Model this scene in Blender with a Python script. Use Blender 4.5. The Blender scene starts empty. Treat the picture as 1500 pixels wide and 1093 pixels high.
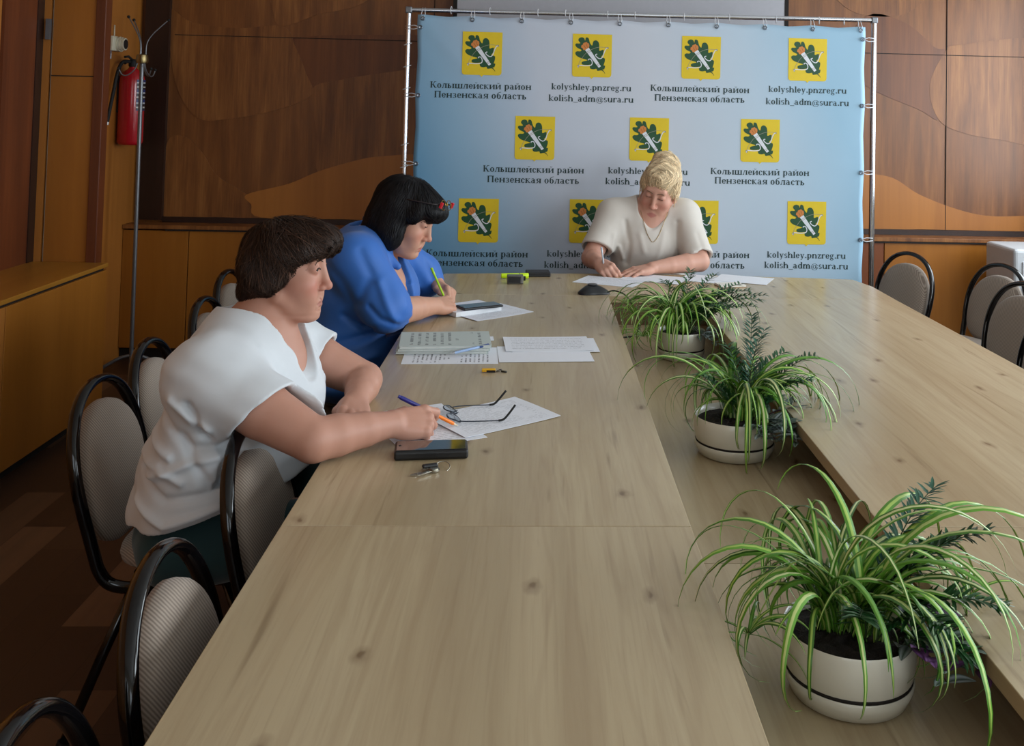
import bpy, bmesh, math, random
import numpy as np
from mathutils import Vector, Matrix

sc = bpy.context.scene
COL = sc.collection
R_ = math.radians
random.seed(7)

# ---------------------------------------------------------------- camera
cam_d = bpy.data.cameras.new('camera')
cam = bpy.data.objects.new('camera', cam_d)
COL.objects.link(cam)
cam_d.sensor_fit = 'HORIZONTAL'
cam_d.sensor_width = 36.0
cam_d.lens = 1450.0 / 1500.0 * 36.0
cam_d.shift_x = -(868.0 - 750.0) / 1500.0
cam_d.shift_y = -(546.5 - 101.0) / 1500.0
cam_d.clip_start = 0.05
CAM_YAW, CAM_PITCH, CAM_ROLL = R_(2.91), R_(2.35), R_(1.34)
_fw = Vector((math.sin(CAM_YAW) * math.cos(CAM_PITCH), math.cos(CAM_YAW) * math.cos(CAM_PITCH), math.sin(CAM_PITCH)))
_rt = Vector((math.cos(CAM_YAW), -math.sin(CAM_YAW), 0))
_dn = _fw.cross(_rt)
_r = _rt * math.cos(CAM_ROLL) - _dn * math.sin(CAM_ROLL)
_d = _dn * math.cos(CAM_ROLL) + _rt * math.sin(CAM_ROLL)
_m = Matrix(((_r.x, -_d.x, -_fw.x, 0), (_r.y, -_d.y, -_fw.y, 0), (_r.z, -_d.z, -_fw.z, 1.53), (0, 0, 0, 1)))
cam.matrix_world = _m
sc.camera = cam

# ---------------------------------------------------------------- sky, daylight, exposure
w = bpy.data.worlds.new('sky'); sc.world = w
w.use_nodes = True
bg = w.node_tree.nodes['Background']
bg.inputs[0].default_value = (0.75, 0.87, 1.0, 1)
bg.inputs[1].default_value = 1.2
sc.view_settings.view_transform = 'Standard'
sc.view_settings.look = 'None'
sc.view_settings.gamma = 1.0
sc.view_settings.use_curve_mapping = False
sc.view_settings.exposure = 0.0

def daylight(loc, rot, sx, sy, power, col):
    l = bpy.data.lights.new('window_daylight', 'AREA')
    l.shape = 'RECTANGLE'; l.size = sx; l.size_y = sy
    l.energy = power; l.color = col
    o = bpy.data.objects.new('window_daylight', l)
    o.location = loc; o.rotation_euler = rot
    COL.objects.link(o)
    return o
RIGHT_X = 3.45
WIN_Y = [(-1.7, -0.3), (0.5, 1.9), (2.6, 4.0), (4.5, 5.7)]
WIN_POWER = [58, 62, 50, 46]
DAY = (0.86, 0.94, 1.0)
for (a, b), pw in zip(WIN_Y, WIN_POWER):
    daylight((RIGHT_X - 0.03, (a + b) / 2, 1.75), (0, R_(90), 0), 1.5, b - a - .1, pw, DAY)
# the windows in the wall behind the photographer
REAR_Y = -2.6
for xc in (-1.1, 1.3):
    daylight((xc, REAR_Y + .03, 1.75), (R_(90), 0, 0), 1.3, 1.5, 12, DAY)

# ---------------------------------------------------------------- helpers
class MB:
    """collects shapes into one mesh; build() links it as ONE object"""
    def __init__(s):
        s.v = []; s.f = []; s.m = []; s.uv = {}
    def add(s, vs, fs, mi=0):
        o = len(s.v)
        s.v.extend([tuple(p) for p in vs])
        for f in fs:
            s.f.append(tuple(i + o for i in f)); s.m.append(mi)
        return o
    def box(s, c, d, rot=None, mi=0):
        hx, hy, hz = d[0] / 2, d[1] / 2, d[2] / 2
        vs = [Vector((x * hx, y * hy, z * hz)) for z in (-1, 1) for y in (-1, 1) for x in (-1, 1)]
        if rot is not None: vs = [rot @ p for p in vs]
        c = Vector(c)
        s.add([p + c for p in vs], [(0, 2, 3, 1), (4, 5, 7, 6), (0, 1, 5, 4), (2, 6, 7, 3), (0, 4, 6, 2), (1, 3, 7, 5)], mi)
        return s
    def span(s, a, b, mi=0):
        return s.box([(a[i] + b[i]) / 2 for i in range(3)], [abs(b[i] - a[i]) for i in range(3)], None, mi)
    def tube(s, pts, r, n=10, closed=False, caps=True, mi=0, r2=None, up=None):
        pts = [Vector(p) for p in pts]; N = len(pts)
        rs = r if isinstance(r, (list, tuple)) else [r] * N
        ref = None; rings = []
        for i in range(N):
            if closed: t = pts[(i + 1) % N] - pts[i - 1]
            else: t = pts[min(i + 1, N - 1)] - pts[max(i - 1, 0)]
            if t.length < 1e-9: t = Vector((0, 0, 1))
            t.normalize()
            if up is not None: ref = Vector(up)
            if ref is None: ref = Vector((0, 0, 1)) if abs(t.z) < .9 else Vector((1, 0, 0))
            a = ref - t * ref.dot(t)
            if a.length < 1e-6: a = t.orthogonal()
            a.normalize(); b = t.cross(a)
            if up is None: ref = a
            k = 1.0 if r2 is None else r2
            rings.append([pts[i] + a * (rs[i] * math.cos(2 * math.pi * j / n)) + b * (rs[i] * k * math.sin(2 * math.pi * j / n)) for j in range(n)])
        vs = [p for q in rings for p in q]; fs = []
        for i in range(N if closed else N - 1):
            for j in range(n):
                a0 = i * n + j; a1 = i * n + (j + 1) % n; k2 = ((i + 1) % N) * n
                fs.append((a0, a1, k2 + (j + 1) % n, k2 + j))
        if caps and not closed:
            fs.append(tuple(range(n - 1, -1, -1))); fs.append(tuple((N - 1) * n + j for j in range(n)))
        s.add(vs, fs, mi)
        return s
    def lathe(s, prof, c=(0, 0, 0), n=40, mi=0, sx=1.0, sy=1.0):
        c = Vector(c); vs = []; fs = []; P = len(prof)
        for (r, z) in prof:
            for j in range(n):
                a = 2 * math.pi * j / n
                vs.append(c + Vector((r * sx * math.cos(a), r * sy * math.sin(a), z)))
        for i in range(P - 1):
            for j in range(n):
                fs.append((i * n + j, i * n + (j + 1) % n, (i + 1) * n + (j + 1) % n, (i + 1) * n + j))
        if prof[0][0] > 1e-6: fs.append(tuple(range(n - 1, -1, -1)))
        if prof[-1][0] > 1e-6: fs.append(tuple((P - 1) * n + j for j in range(n)))
        s.add(vs, fs, mi)
        return s
    def prism(s, outline, d0, d1, frame=None, mi=0):
        """outline 2-D, extruded from d0 to d1 along the frame's third axis"""
        o, ex, ey, ez = frame or (Vector(), Vector((1, 0, 0)), Vector((0, 1, 0)), Vector((0, 0, 1)))
        n = len(outline)
        lo = [o + ex * p[0] + ey * p[1] + ez * d0 for p in outline]
        hi = [o + ex * p[0] + ey * p[1] + ez * d1 for p in outline]
        fs = [tuple(range(n - 1, -1, -1)), tuple(range(n, 2 * n))]
        for i in range(n):
            j = (i + 1) % n
            fs.append((i, j, n + j, n + i))
        s.add(lo + hi, fs, mi)
        return s
    def sphere(s, c, r, n=16, m=10, mi=0, rot=None):
        rr = r if isinstance(r, (tuple, list)) else (r, r, r)
        c = Vector(c); vs = []; fs = []
        for i in range(m + 1):
            t = math.pi * i / m
            for j in range(n):
                a = 2 * math.pi * j / n
                p = Vector((rr[0] * math.sin(t) * math.cos(a), rr[1] * math.sin(t) * math.sin(a), rr[2] * math.cos(t)))
                if rot is not None: p = rot @ p
                vs.append(c + p)
        for i in range(m):
            for j in range(n):
                fs.append((i * n + j, (i + 1) * n + j, (i + 1) * n + (j + 1) % n, i * n + (j + 1) % n))
        s.add(vs, fs, mi)
        return s
    def build(s, name, mats, parent=None, smooth=False, bevel=0, local=False, angle=None, seg=2):
        off = Vector((0, 0, 0))
        if parent is not None and not local: off = world_of(parent)
        me = bpy.data.meshes.new(name)
        me.from_pydata([(p[0] - off.x, p[1] - off.y, p[2] - off.z) for p in s.v], [], s.f)
        mats = mats if isinstance(mats, (list, tuple)) else [mats]
        for m in mats: me.materials.append(m)
        if len(mats) > 1: me.polygons.foreach_set('material_index', s.m)
        bm = bmesh.new(); bm.from_mesh(me)
        bmesh.ops.recalc_face_normals(bm, faces=bm.faces)
        bm.to_mesh(me); bm.free()
        if smooth:
            me.polygons.foreach_set('use_smooth', [True] * len(me.polygons))
            if angle: me.set_sharp_from_angle(angle=R_(angle))
        o = bpy.data.objects.new(name, me); COL.objects.link(o)
        if parent is not None: o.parent = parent
        if bevel:
            b = o.modifiers.new('bevel', 'BEVEL'); b.width = bevel; b.segments = seg; b.limit_method = 'ANGLE'
        return o

def world_of(o):
    p = Vector(o.location)
    while o.parent is not None:
        o = o.parent; p = p + Vector(o.location)
    return p
def tag(o, label=None, cat=None, group=None, kind=None):
    if label: o['label'] = label
    if cat: o['category'] = cat
    if group: o['group'] = group
    if kind: o['kind'] = kind
    return o
def empty(name, loc, label=None, cat=None, group=None, rz=0):
    o = bpy.data.objects.new(name, None); COL.objects.link(o)
    o.empty_display_size = .05
    o.location = loc; o.rotation_euler = (0, 0, rz)
    return tag(o, label, cat, group)
def copy_tree(o, parent=None):
    c = o.copy(); COL.objects.link(c)
    if parent is not None: c.parent = parent
    for ch in list(o.children): copy_tree(ch, c)
    return c
def catmull(pts, k=6, closed=False):
    pts = [Vector(p) for p in pts]; n = len(pts); out = []
    rng = range(n if closed else n - 1)
    for i in rng:
        if closed: a, b, c, d = pts[i - 1], pts[i], pts[(i + 1) % n], pts[(i + 2) % n]
        else: a, b, c, d = pts[max(i - 1, 0)], pts[i], pts[i + 1], pts[min(i + 2, n - 1)]
        for j in range(k):
            t = j / k
            out.append(.5 * ((2 * b) + (c - a) * t + (2 * a - 5 * b + 4 * c - d) * t * t + (3 * b - a - 3 * c + d) * t ** 3))
    if not closed: out.append(pts[-1])
    return out

# ---------------------------------------------------------------- materials
def srgb(r, g, b):
    f = lambda c: (c / 255 / 12.92) if c / 255 <= .04045 else ((c / 255 + .055) / 1.055) ** 2.4
    return (f(r), f(g), f(b), 1)
class NT:
    def __init__(s, name):
        s.mat = bpy.data.materials.new(name); s.mat.use_nodes = True
        s.nt = s.mat.node_tree; s.b = s.nt.nodes['Principled BSDF']
    def n(s, t, **kw):
        x = s.nt.nodes.new(t)
        for k, v in kw.items():
            if k.startswith('i_'):
                key = k[2:]; key = int(key) if key.isdigit() else key.replace('_', ' ')
                x.inputs[key].default_value = v
            else: setattr(x, k, v)
        return x
    def l(s, a, b): s.nt.links.new(a, b)
    def coord(s, scale=(1, 1, 1), kind='Object', rot=(0, 0, 0), loc=(0, 0, 0)):
        tc = s.n('ShaderNodeTexCoord'); mp = s.n('ShaderNodeMapping')
        mp.inputs['Scale'].default_value = scale; mp.inputs['Rotation'].default_value = rot; mp.inputs['Location'].default_value = loc
        s.l(tc.outputs[kind], mp.inputs[0]); return mp.outputs[0]
    def noise(s, vec, scale, detail=4, rough=.55, dist=0):
        x = s.n('ShaderNodeTexNoise'); x.inputs['Scale'].default_value = scale; x.inputs['Detail'].default_value = detail
        x.inputs['Roughness'].default_value = rough; x.inputs['Distortion'].default_value = dist
        s.l(vec, x.inputs['Vector']); return x.outputs['Fac']
    def ramp(s, fac, stops, interp='LINEAR'):
        x = s.n('ShaderNodeValToRGB'); e = x.color_ramp.elements; x.color_ramp.interpolation = interp
        while len(e) < len(stops): e.new(.5)
        for k, (p, c) in enumerate(stops):
            e[k].position = p; e[k].color = c if len(c) == 4 else (*c, 1)
        s.l(fac, x.inputs[0]); return x.outputs[0]
    def mix(s, fac, a, b, mode='MIX'):
        x = s.n('ShaderNodeMix', data_type='RGBA', blend_type=mode)
        for val, key in ((fac, 0), (a, 6), (b, 7)):
            if hasattr(val, 'node'): s.l(val, x.inputs[key])
            else: x.inputs[key].default_value = val
        return x.outputs[2]
    def math(s, op, a, b=0.0, clamp=False):
        x = s.n('ShaderNodeMath', operation=op, use_clamp=clamp)
        for val, key in ((a, 0), (b, 1)):
            if hasattr(val, 'node'): s.l(val, x.inputs[key])
            else: x.inputs[key].default_value = val
        return x.outputs[0]
    def bump(s, h, strength=.2, dist=.002):
        x = s.n('ShaderNodeBump'); x.inputs['Strength'].default_value = strength; x.inputs['Distance'].default_value = dist
        s.l(h, x.inputs['Height']); s.l(x.outputs[0], s.b.inputs['Normal'])
    def base(s, c):
        if hasattr(c, 'node'): s.l(c, s.b.inputs['Base Color'])
        else: s.b.inputs['Base Color'].default_value = c
    def set(s, rough=.5, metal=0, spec=None, coat=None, sheen=None, trans=None):
        s.b.inputs['Roughness'].default_value = rough; s.b.inputs['Metallic'].default_value = metal
        if spec is not None: s.b.inputs['Specular IOR Level'].default_value = spec
        if coat is not None: s.b.inputs['Coat Weight'].default_value = coat; s.b.inputs['Coat Roughness'].default_value = .06
        if sheen is not None: s.b.inputs['Sheen Weight'].default_value = sheen
        if trans is not None: s.b.inputs['Transmission Weight'].default_value = trans
        return s.mat
def plain(name, c, rough=.5, metal=0, var=.06, scale=30, **kw):
    """one colour with a faint unevenness"""
    t = NT(name); v = t.coord()
    f = t.noise(v, scale, 3)
    lo = tuple(max(0, x * (1 - var)) for x in c[:3]) + (1,); hi = tuple(min(1, x * (1 + var)) for x in c[:3]) + (1,)
    t.base(t.ramp(f, [(.3, lo), (.7, hi)]))
    return t.set(rough, metal, **kw)
def veneer(name, dark, mid, light, streak=14, axis='Z', rough=.42, loc=(0, 0, 0), amount=.5, coat=None):
    """stained wood veneer with grain running along one axis"""
    t = NT(name)
    along = {'X': (.12, 1, 1), 'Y': (1, .12, 1), 'Z': (1, 1, .1)}[axis]
    v = t.coord(along, loc=loc)
    f1 = t.noise(v, streak, 6, .62, .25)
    along2 = {'X': (.02, 1, 1), 'Y': (1, .02, 1), 'Z': (1, 1, .02)}[axis]
    f2 = t.noise(t.coord(along2, loc=loc), streak * 9, 3, .6)
    f3 = t.noise(t.coord((1, 1, 1), loc=loc), 1.3, 2)
    c = t.ramp(f1, [(.28, dark), (.52, mid), (.74, light)])
    c = t.mix(t.math('MULTIPLY', f2, amount), c, dark, 'MULTIPLY')
    c = t.mix(t.math('MULTIPLY', f3, .35), c, t.mix(.5, c, dark))
    t.base(c); t.bump(f2, .06, .001)
    return t.set(rough, coat=coat)

def table_wood(name, axis='Y', loc=(0, 0, 0)):
    """pale oak laminate: strips of slightly different tone, cathedral grain, knots, dark pores"""
    t = NT(name)
    rot = (0, 0, 0) if axis == 'Y' else (0, 0, R_(90))
    tone = t.noise(t.coord((7.0, .35, 1), rot=rot, loc=loc), 1.0, 2, .5)
    grain = t.noise(t.coord((9, .55, 9), rot=rot, loc=loc), 2.2, 7, .62, 1.3)
    fine = t.noise(t.coord((140, 3.2, 140), rot=rot, loc=loc), 1.0, 3, .6)
    wv = t.n('ShaderNodeTexWave', wave_type='BANDS', bands_direction='X')
    wv.inputs['Scale'].default_value = 1.6; wv.inputs['Distortion'].default_value = 14; wv.inputs['Detail'].default_value = 3
    wv.inputs['Detail Scale'].default_value = 1.0
    t.l(t.coord((3.2, .42, 1), rot=rot, loc=loc), wv.inputs['Vector'])
    c = t.ramp(tone, [(.25, srgb(164, 146, 114)), (.5, srgb(181, 163, 130)), (.75, srgb(191, 175, 143))])
    c = t.mix(t.ramp(grain, [(.42, (0, 0, 0)), (.70, (.40, .40, .40))]), c, srgb(150, 126, 95))
    c = t.mix(t.ramp(wv.outputs['Fac'], [(.0, (.13, .13, .13)), (.10, (0, 0, 0))]), c, srgb(138, 113, 82))
    c = t.mix(t.ramp(fine, [(.52, (0, 0, 0)), (.75, (.22, .22, .22))]), c, srgb(138, 116, 88))
    # knots
    vo = t.n('ShaderNodeTexVoronoi', feature='F1', voronoi_dimensions='2D'); vo.inputs['Scale'].default_value = 1.0; vo.inputs['Randomness'].default_value = 1.0
    nv = t.n('ShaderNodeTexNoise'); nv.inputs['Scale'].default_value = 7
    cv = t.coord((4.3, 2.3, .001), rot=rot, loc=loc); t.l(cv, nv.inputs['Vector'])
    ad = t.n('ShaderNodeVectorMath', operation='MULTIPLY_ADD'); ad.inputs[1].default_value = (.12, .12, 0)
    t.l(nv.outputs['Color'], ad.inputs[0]); t.l(cv, ad.inputs[2]); t.l(ad.outputs[0], vo.inputs['Vector'])
    c = t.mix(t.ramp(vo.outputs['Distance'], [(.012, (.75, .75, .75)), (.030, (.36, .36, .36)), (.075, (0, 0, 0))]), c, srgb(100, 74, 48))
    st = t.noise(t.coord((26, 1.3, 1), rot=rot, loc=(loc[0] + 3, loc[1] + 5, 0)), 1.0, 3, .6, .4)
    c = t.mix(t.ramp(st, [(.64, (0, 0, 0)), (.76, (.62, .62, .62))]), c, srgb(112, 90, 64))
    t.base(c); t.bump(fine, .05, .0006)
    m = t.set(.27, spec=.5)
    return m
M = {}
M['table'] = table_wood('pale_oak_laminate')
M['table_b'] = table_wood('pale_oak_laminate_far', loc=(.7, 3.1, 0))
M['table_r'] = table_wood('pale_oak_laminate_wide', loc=(2.3, 1.7, 0))
M['table_h'] = table_wood('pale_oak_laminate_head', loc=(5.1, 4.4, 0))
M['shelf'] = table_wood('pale_oak_laminate_shelf', loc=(1.35, 7.2, 0))
M['edge'] = veneer('oak_edge_band', srgb(112, 88, 64), srgb(132, 106, 80), srgb(146, 120, 92), 9, 'Y', .45)
D1, D2, D3 = srgb(110, 66, 30), srgb(140, 86, 40), srgb(164, 108, 54)
M['panel_dark'] = veneer('brown_veneer', D1, D2, D3, 16, 'Z')
M['panel_mid'] = veneer('striped_veneer', srgb(118, 70, 32), srgb(158, 102, 50), srgb(192, 132, 70), 17, 'Z', loc=(3, 1, 2), amount=.75)
M['panel_red'] = veneer('reddish_veneer', srgb(102, 56, 26), srgb(128, 74, 34), srgb(146, 88, 42), 10, 'Z', loc=(1, 6, 2))
M['panel_plain'] = veneer('orange_veneer', srgb(158, 98, 38), srgb(176, 112, 46), srgb(188, 122, 52), 5, 'Z', loc=(7, 1, 1), amount=.2)
M['cabinet'] = veneer('varnished_cabinet_board', srgb(150, 92, 30), srgb(168, 106, 38), srgb(182, 118, 46), 4, 'Z', .33, amount=.2)
M['cabinet_red'] = veneer('reddish_cabinet_board', srgb(110, 58, 30), srgb(126, 68, 36), srgb(136, 76, 40), 4, 'Z', .35, amount=.2)
M['bench_top'] = veneer('worn_bench_top', srgb(150, 100, 34), srgb(172, 118, 42), srgb(186, 130, 52), 4, 'Y', .3, amount=.2)
M['trim_dark'] = veneer('dark_stained_trim', srgb(40, 22, 14), srgb(52, 28, 18), srgb(62, 34, 22), 9, 'Z', .4)
M['trim_red'] = veneer('red_stained_trim', srgb(92, 44, 20), srgb(112, 56, 26), srgb(128, 66, 30), 9, 'Z', .4)
M['gap'] = plain('dark_gap', srgb(22, 14, 9), .8)
M['ceiling'] = plain('white_ceiling_paint', srgb(225, 225, 222), .9, var=.02)
M['plaster'] = plain('pale_wall_paint', srgb(208, 202, 188), .9, var=.03)
M['white_frame'] = plain('white_window_frame', srgb(232, 232, 230), .4, var=.02)
M['black_tube'] = plain('black_gloss_enamel', srgb(8, 8, 10), .10, spec=.35, coat=.25)
M['foot'] = plain('black_rubber', srgb(16, 16, 16), .7)
M['chrome'] = plain('polished_steel_tube', srgb(205, 208, 214), .16, 1, var=.03)
M['grey_metal'] = plain('grey_painted_tube', srgb(120, 122, 126), .35, .6)

def fabric(name, c1, c2, scale=260):
    t = NT(name)
    wv = t.n('ShaderNodeTexWave', wave_type='BANDS', bands_direction='DIAGONAL')
    wv.inputs['Scale'].default_value = scale; wv.inputs['Distortion'].default_value = .6
    t.l(t.coord((1, 1, 1)), wv.inputs['Vector'])
    f = t.noise(t.coord(), 14, 4)
    c = t.mix(wv.outputs['Fac'], c1, c2)
    t.base(t.mix(t.math('MULTIPLY', f, .25), c, c1)); t.bump(wv.outputs['Fac'], .25, .001)
    return t.set(.9, sheen=.15)
M['pad'] = fabric('ribbed_beige_upholstery', srgb(122, 108, 96), srgb(170, 156, 142), 75)

t = NT('dark_parquet')
br = t.n('ShaderNodeTexBrick'); br.offset = .37; br.inputs['Scale'].default_value = 1.0
br.inputs['Brick Width'].default_value = .50; br.inputs['Row Height'].default_value = .15
br.inputs['Mortar Size'].default_value = .0012; br.inputs['Bias'].default_value = -.35
br.inputs['Color1'].default_value = srgb(66, 45, 31); br.inputs['Color2'].default_value = srgb(150, 112, 82); br.inputs['Mortar'].default_value = srgb(36, 24, 16)
t.l(t.coord(rot=(0, 0, R_(90))), br.inputs['Vector'])
gr = t.noise(t.coord((30, 1.5, 1)), 1, 4)
c = t.mix(t.math('MULTIPLY', gr, .6), br.outputs['Color'], srgb(54, 36, 26))
sp = t.noise(t.coord((1, 1, 1)), 16, 2)
c = t.mix(t.ramp(sp, [(.76, (0, 0, 0)), (.8, (.5, .5, .5))]), c, srgb(150, 130, 112))
t.base(c); M['floor'] = t.set(.42)

# ---------------------------------------------------------------- the room
BACK_Y, LEFT_X = 6.2, -2.46
def struct(name, mb, m, parent=None, **kw):
    o = mb.build(name, m, parent, **kw)
    if parent is None: tag(o, kind='structure')
    return o
struct('floor', MB().span((LEFT_X - .2, REAR_Y - .2, -.1), (RIGHT_X + .3, BACK_Y + .2, 0)), M['floor'])
struct('ceiling', MB().span((LEFT_X - .2, REAR_Y - .2, 3.1), (RIGHT_X + .3, BACK_Y + .2, 3.2)), M['ceiling'])
# back wall: flat board wall with a veneer marquetry of curved pieces laid on it
wall_back = struct('wall_back', MB().span((LEFT_X - .2, BACK_Y, 0), (RIGHT_X + .3, BACK_Y + .15, 3.1)), M['panel_dark'])
def inlay(pts, m, dy=.003, k=5, sm=True):
    o2 = [(p.x, p.y) for p in (catmull([(a, b, 0) for a, b in pts], k, True) if sm else [Vector((a, b, 0)) for a, b in pts])]
    mb = MB(); n = len(o2)
    fr = (Vector((0, BACK_Y, 0)), Vector((1, 0, 0)), Vector((0, 0, 1)), Vector((0, -1, 0)))
    mb.prism(o2, .0, dy, fr)
    ob = mb.build('veneer_inlay', m, wall_back)
    return ob
inlay([(-2.3, 2.08), (-2.16, 2.01), (-1.89, 1.98), (-1.61, 2.0), (-1.53, 1.88), (-1.46, 1.72), (-1.42, 1.58), (-1.64, 1.48), (-1.92, 1.42), (-2.1, 1.42), (-2.22, 1.57), (-2.28, 1.8)], M['panel_mid'], .004)
inlay([(-1.61, 2.0), (-1.67, 2.09), (-1.67, 2.36), (-0.99, 2.38), (-1.12, 2.16), (-1.39, 2.08)], M['panel_mid'], .003)
inlay([(-1.79, .96), (-1.54, 1.03), (-1.36, 1.11), (-1.14, 1.18), (-.98, 1.21), (-.70, 1.21), (-.60, 1.0), (-.69, .822), (-1.2, .82), (-1.70, .822), (-1.76, .9)], M['panel_plain'], .005)
inlay([(-1.42, 1.61), (-1.23, 1.68), (-.84, 1.75), (-.62, 1.77), (-.58, 1.5), (-.62, 1.2), (-.98, 1.2), (-1.14, 1.17), (-1.36, 1.10), (-1.38, 1.35)], M['panel_mid'], .003)
inlay([(-2.283, 1.26), (-2.16, 1.3), (-2.06, 1.2), (-1.97, 1.07), (-1.79, .96), (-1.71, .83), (-2.0, .82), (-2.283, .82)], M['panel_mid'], .0036)
inlay([(-1.59, 1.91), (-1.46, 1.72), (-1.42, 1.58), (-1.23, 1.68), (-.84, 1.75), (-.6, 1.8), (-.6, 1.95), (-1.1, 1.96)], M['panel_red'], .0025)
inlay([(1.6, 1.25), (1.83, 1.2), (2.05, 1.17), (2.24, 1.14), (2.41, 1.04), (2.66, .95), (2.89, .91), (3.26, .92), (3.44, .86), (3.3, .822), (2.4, .82), (1.6, .822)], M['panel_plain'], .005)
inlay([(2.47, 1.73), (2.57, 1.95), (2.67, 2.0), (3.26, 2.05), (3.40, 1.8), (3.26, 1.39), (2.92, 1.4), (2.68, 1.44), (2.53, 1.52)], M['panel_mid'], .004)
inlay([(2.06, 2.17), (2.31, 2.13), (2.5, 1.98), (2.57, 1.95), (2.47, 1.73), (2.53, 1.52), (2.4, 1.58), (2.06, 1.72), (1.9, 1.9)], M['panel_red'], .003)
inlay([(1.82, 2.4), (1.95, 2.2), (2.23, 2.17), (2.4, 2.25), (2.5, 2.42), (2.2, 2.6)], M['panel_mid'], .003)
def seam(x0, z0, x1, z1, wdt=.004, dy=.0065):
    mb = MB()
    if abs(x1 - x0) > abs(z1 - z0): mb.span((x0, BACK_Y - dy, z0 - wdt / 2), (x1, BACK_Y, z0 + wdt / 2))
    else: mb.span((x0 - wdt / 2, BACK_Y - dy, z0), (x0 + wdt / 2, BACK_Y, z1))
    return mb.build('board_joint', M['gap'], wall_back)
seam(-2.26, 1.93, 3.4, 1.93); seam(1.5, .82, 1.5, 3.1) ; seam(2.58, .82, 2.58, 3.1); seam(-.68, .82, -.68, 3.1)
# left wall
struct('wall_left', MB().span((LEFT_X - .15, REAR_Y - .2, 0), (LEFT_X, BACK_Y, 3.1)), M['panel_plain'])
# window wall on the right and the wall behind the photographer (outside the frame, they carry the windows)
def window_wall(name, axis, fixed, lo, hi, holes, z0=1.0, z1=2.5):
    mb = MB()
    def sp(a0, a1, b0, b1):
        if axis == 'Y': mb.span((fixed, a0, b0), (fixed + .2, a1, b1))
        else: mb.span((a0, fixed - .2, b0), (a1, fixed, b1))
    sp(lo, hi, 0, z0); sp(lo, hi, z1, 3.1)
    e = [lo] + [v for h in holes for v in h] + [hi]
    for i in range(0, len(e), 2): sp(e[i], e[i + 1], z0, z1)
    return struct(name, mb, M['plaster'])
window_wall('wall_right', 'Y', RIGHT_X, REAR_Y - .2, BACK_Y, WIN_Y)
REAR_H = [(-1.8, -.4), (.6, 2.0)]
window_wall('wall_rear', 'X', REAR_Y, LEFT_X - .2, RIGHT_X + .3, REAR_H)
t = NT('window_pane_glass'); t.base(srgb(235, 242, 246)); M['pane'] = t.set(.02, trans=1.0)
wn = 0
for (a, b), ax in [(h, 'Y') for h in WIN_Y] + [(h, 'X') for h in REAR_H]:
    wn += 1
    mb = MB(); gl = MB()
    def bar(u0, u1, v0, v1, q=mb, d=.05):
        if ax == 'Y': q.span((RIGHT_X + .10, u0, v0), (RIGHT_X + .10 + d, u1, v1))
        else: q.span((u0, REAR_Y - .10 - d, v0), (u1, REAR_Y - .10, v1))
    bar(a, b, 1.0, 1.06); bar(a, b, 2.44, 2.5); bar(a, a + .06, 1.06, 2.44); bar(b - .06, b, 1.06, 2.44); bar((a + b) / 2 - .03, (a + b) / 2 + .03, 1.06, 2.44); bar(a, b, 2.0, 2.05)
    o = struct('window_%d' % wn, mb, M['white_frame'])
    bar(a + .03, b - .03, 1.03, 2.47, gl, .006)
    gl.build('window_pane', M['pane'], o)

# pilaster / closet front in the left corner: board leaf, trims, pale strip painted as a slit of light along its hinge side
PY = 4.965
struct('trim_1', MB().span((LEFT_X, 4.905, .73), (LEFT_X + .02, PY, 3.1)), M['trim_dark'])
struct('trim_2', MB().span((LEFT_X, 4.62, .73), (LEFT_X + .015, 4.905, 3.1)), M['trim_red'])
d = struct('door_1', MB().span((-2.395, PY, .0), (-2.19, PY + .05, 3.1)), M['cabinet'])
MB().span((-2.395, PY - .003, 1.632), (-2.19, PY, 1.637)).build('board_joint', M['gap'], d)
hb = MB(); hb.box((-2.412, PY - .012, 1.86), (.02, .02, .10)); hb.box((-2.412, PY - .012, 2.25), (.02, .02, .10))
hb.build('hinge', M['grey_metal'], d)
struct('trim_3', MB().span((LEFT_X, PY, 0), (-2.408, PY + .05, 3.1)), M['panel_plain'])
t = NT('slit_light_paint'); t.base(srgb(196, 188, 170)); M['slit'] = t.set(.6)  # pale colour stands in for light showing through the hinge gap
struct('painted_light_slit', MB().span((-2.404, PY + .012, .73), (-2.398, PY + .02, 3.1)), M['slit'])
struct('trim_5', MB().span((-2.19, PY - .01, 0), (-2.142, PY + .06, 3.1)), M['trim_red'], bevel=.003)
# dark board column in the corner and the plinth strip under the veneer boards
struct('trim_6', MB().span((-2.43, BACK_Y - .035, .80), (-2.285, BACK_Y, 3.1)), M['trim_dark'])
struct('trim_7', MB().span((-2.285, BACK_Y - .02, .785), (RIGHT_X, BACK_Y, .818)), M['trim_dark'])

# low built-in cabinets along the back and the left wall
CF = 6.04
def cab(name, x0, x1, m, label):
    o = empty(name, ((x0 + x1) / 2, (CF + BACK_Y) / 2, 0), label, 'cabinet')
    MB().span((x0, CF, .06), (x1, BACK_Y - .002, .752)).build('front_board', m, o, bevel=.002)
    MB().span((x0, CF + .02, 0), (x1, BACK_Y - .002, .06)).build('plinth', M['gap'], o)
    return o
edges = [(LEFT_X + .002, -2.077, 'cabinet', 'narrow varnished wooden cabinet front in the far corner behind the coat stand'),
         (-2.072, -.80, 'cabinet', 'wide varnished low cabinet under the dark wall between coat stand and banner'),
         (-.795, .60, 'cabinet', 'low wooden wall cabinet hidden behind the banner, its left end showing'),
         (.605, 2.13, 'cabinet_red', 'reddish brown low cabinet beside the right post of the banner'),
         (2.135, 2.85, 'cabinet', 'orange varnished low cabinet behind the chair at the far table corner'),
         (2.855, RIGHT_X - .01, 'cabinet', 'low wooden cabinet behind the pale grey box at the right edge')]
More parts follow.
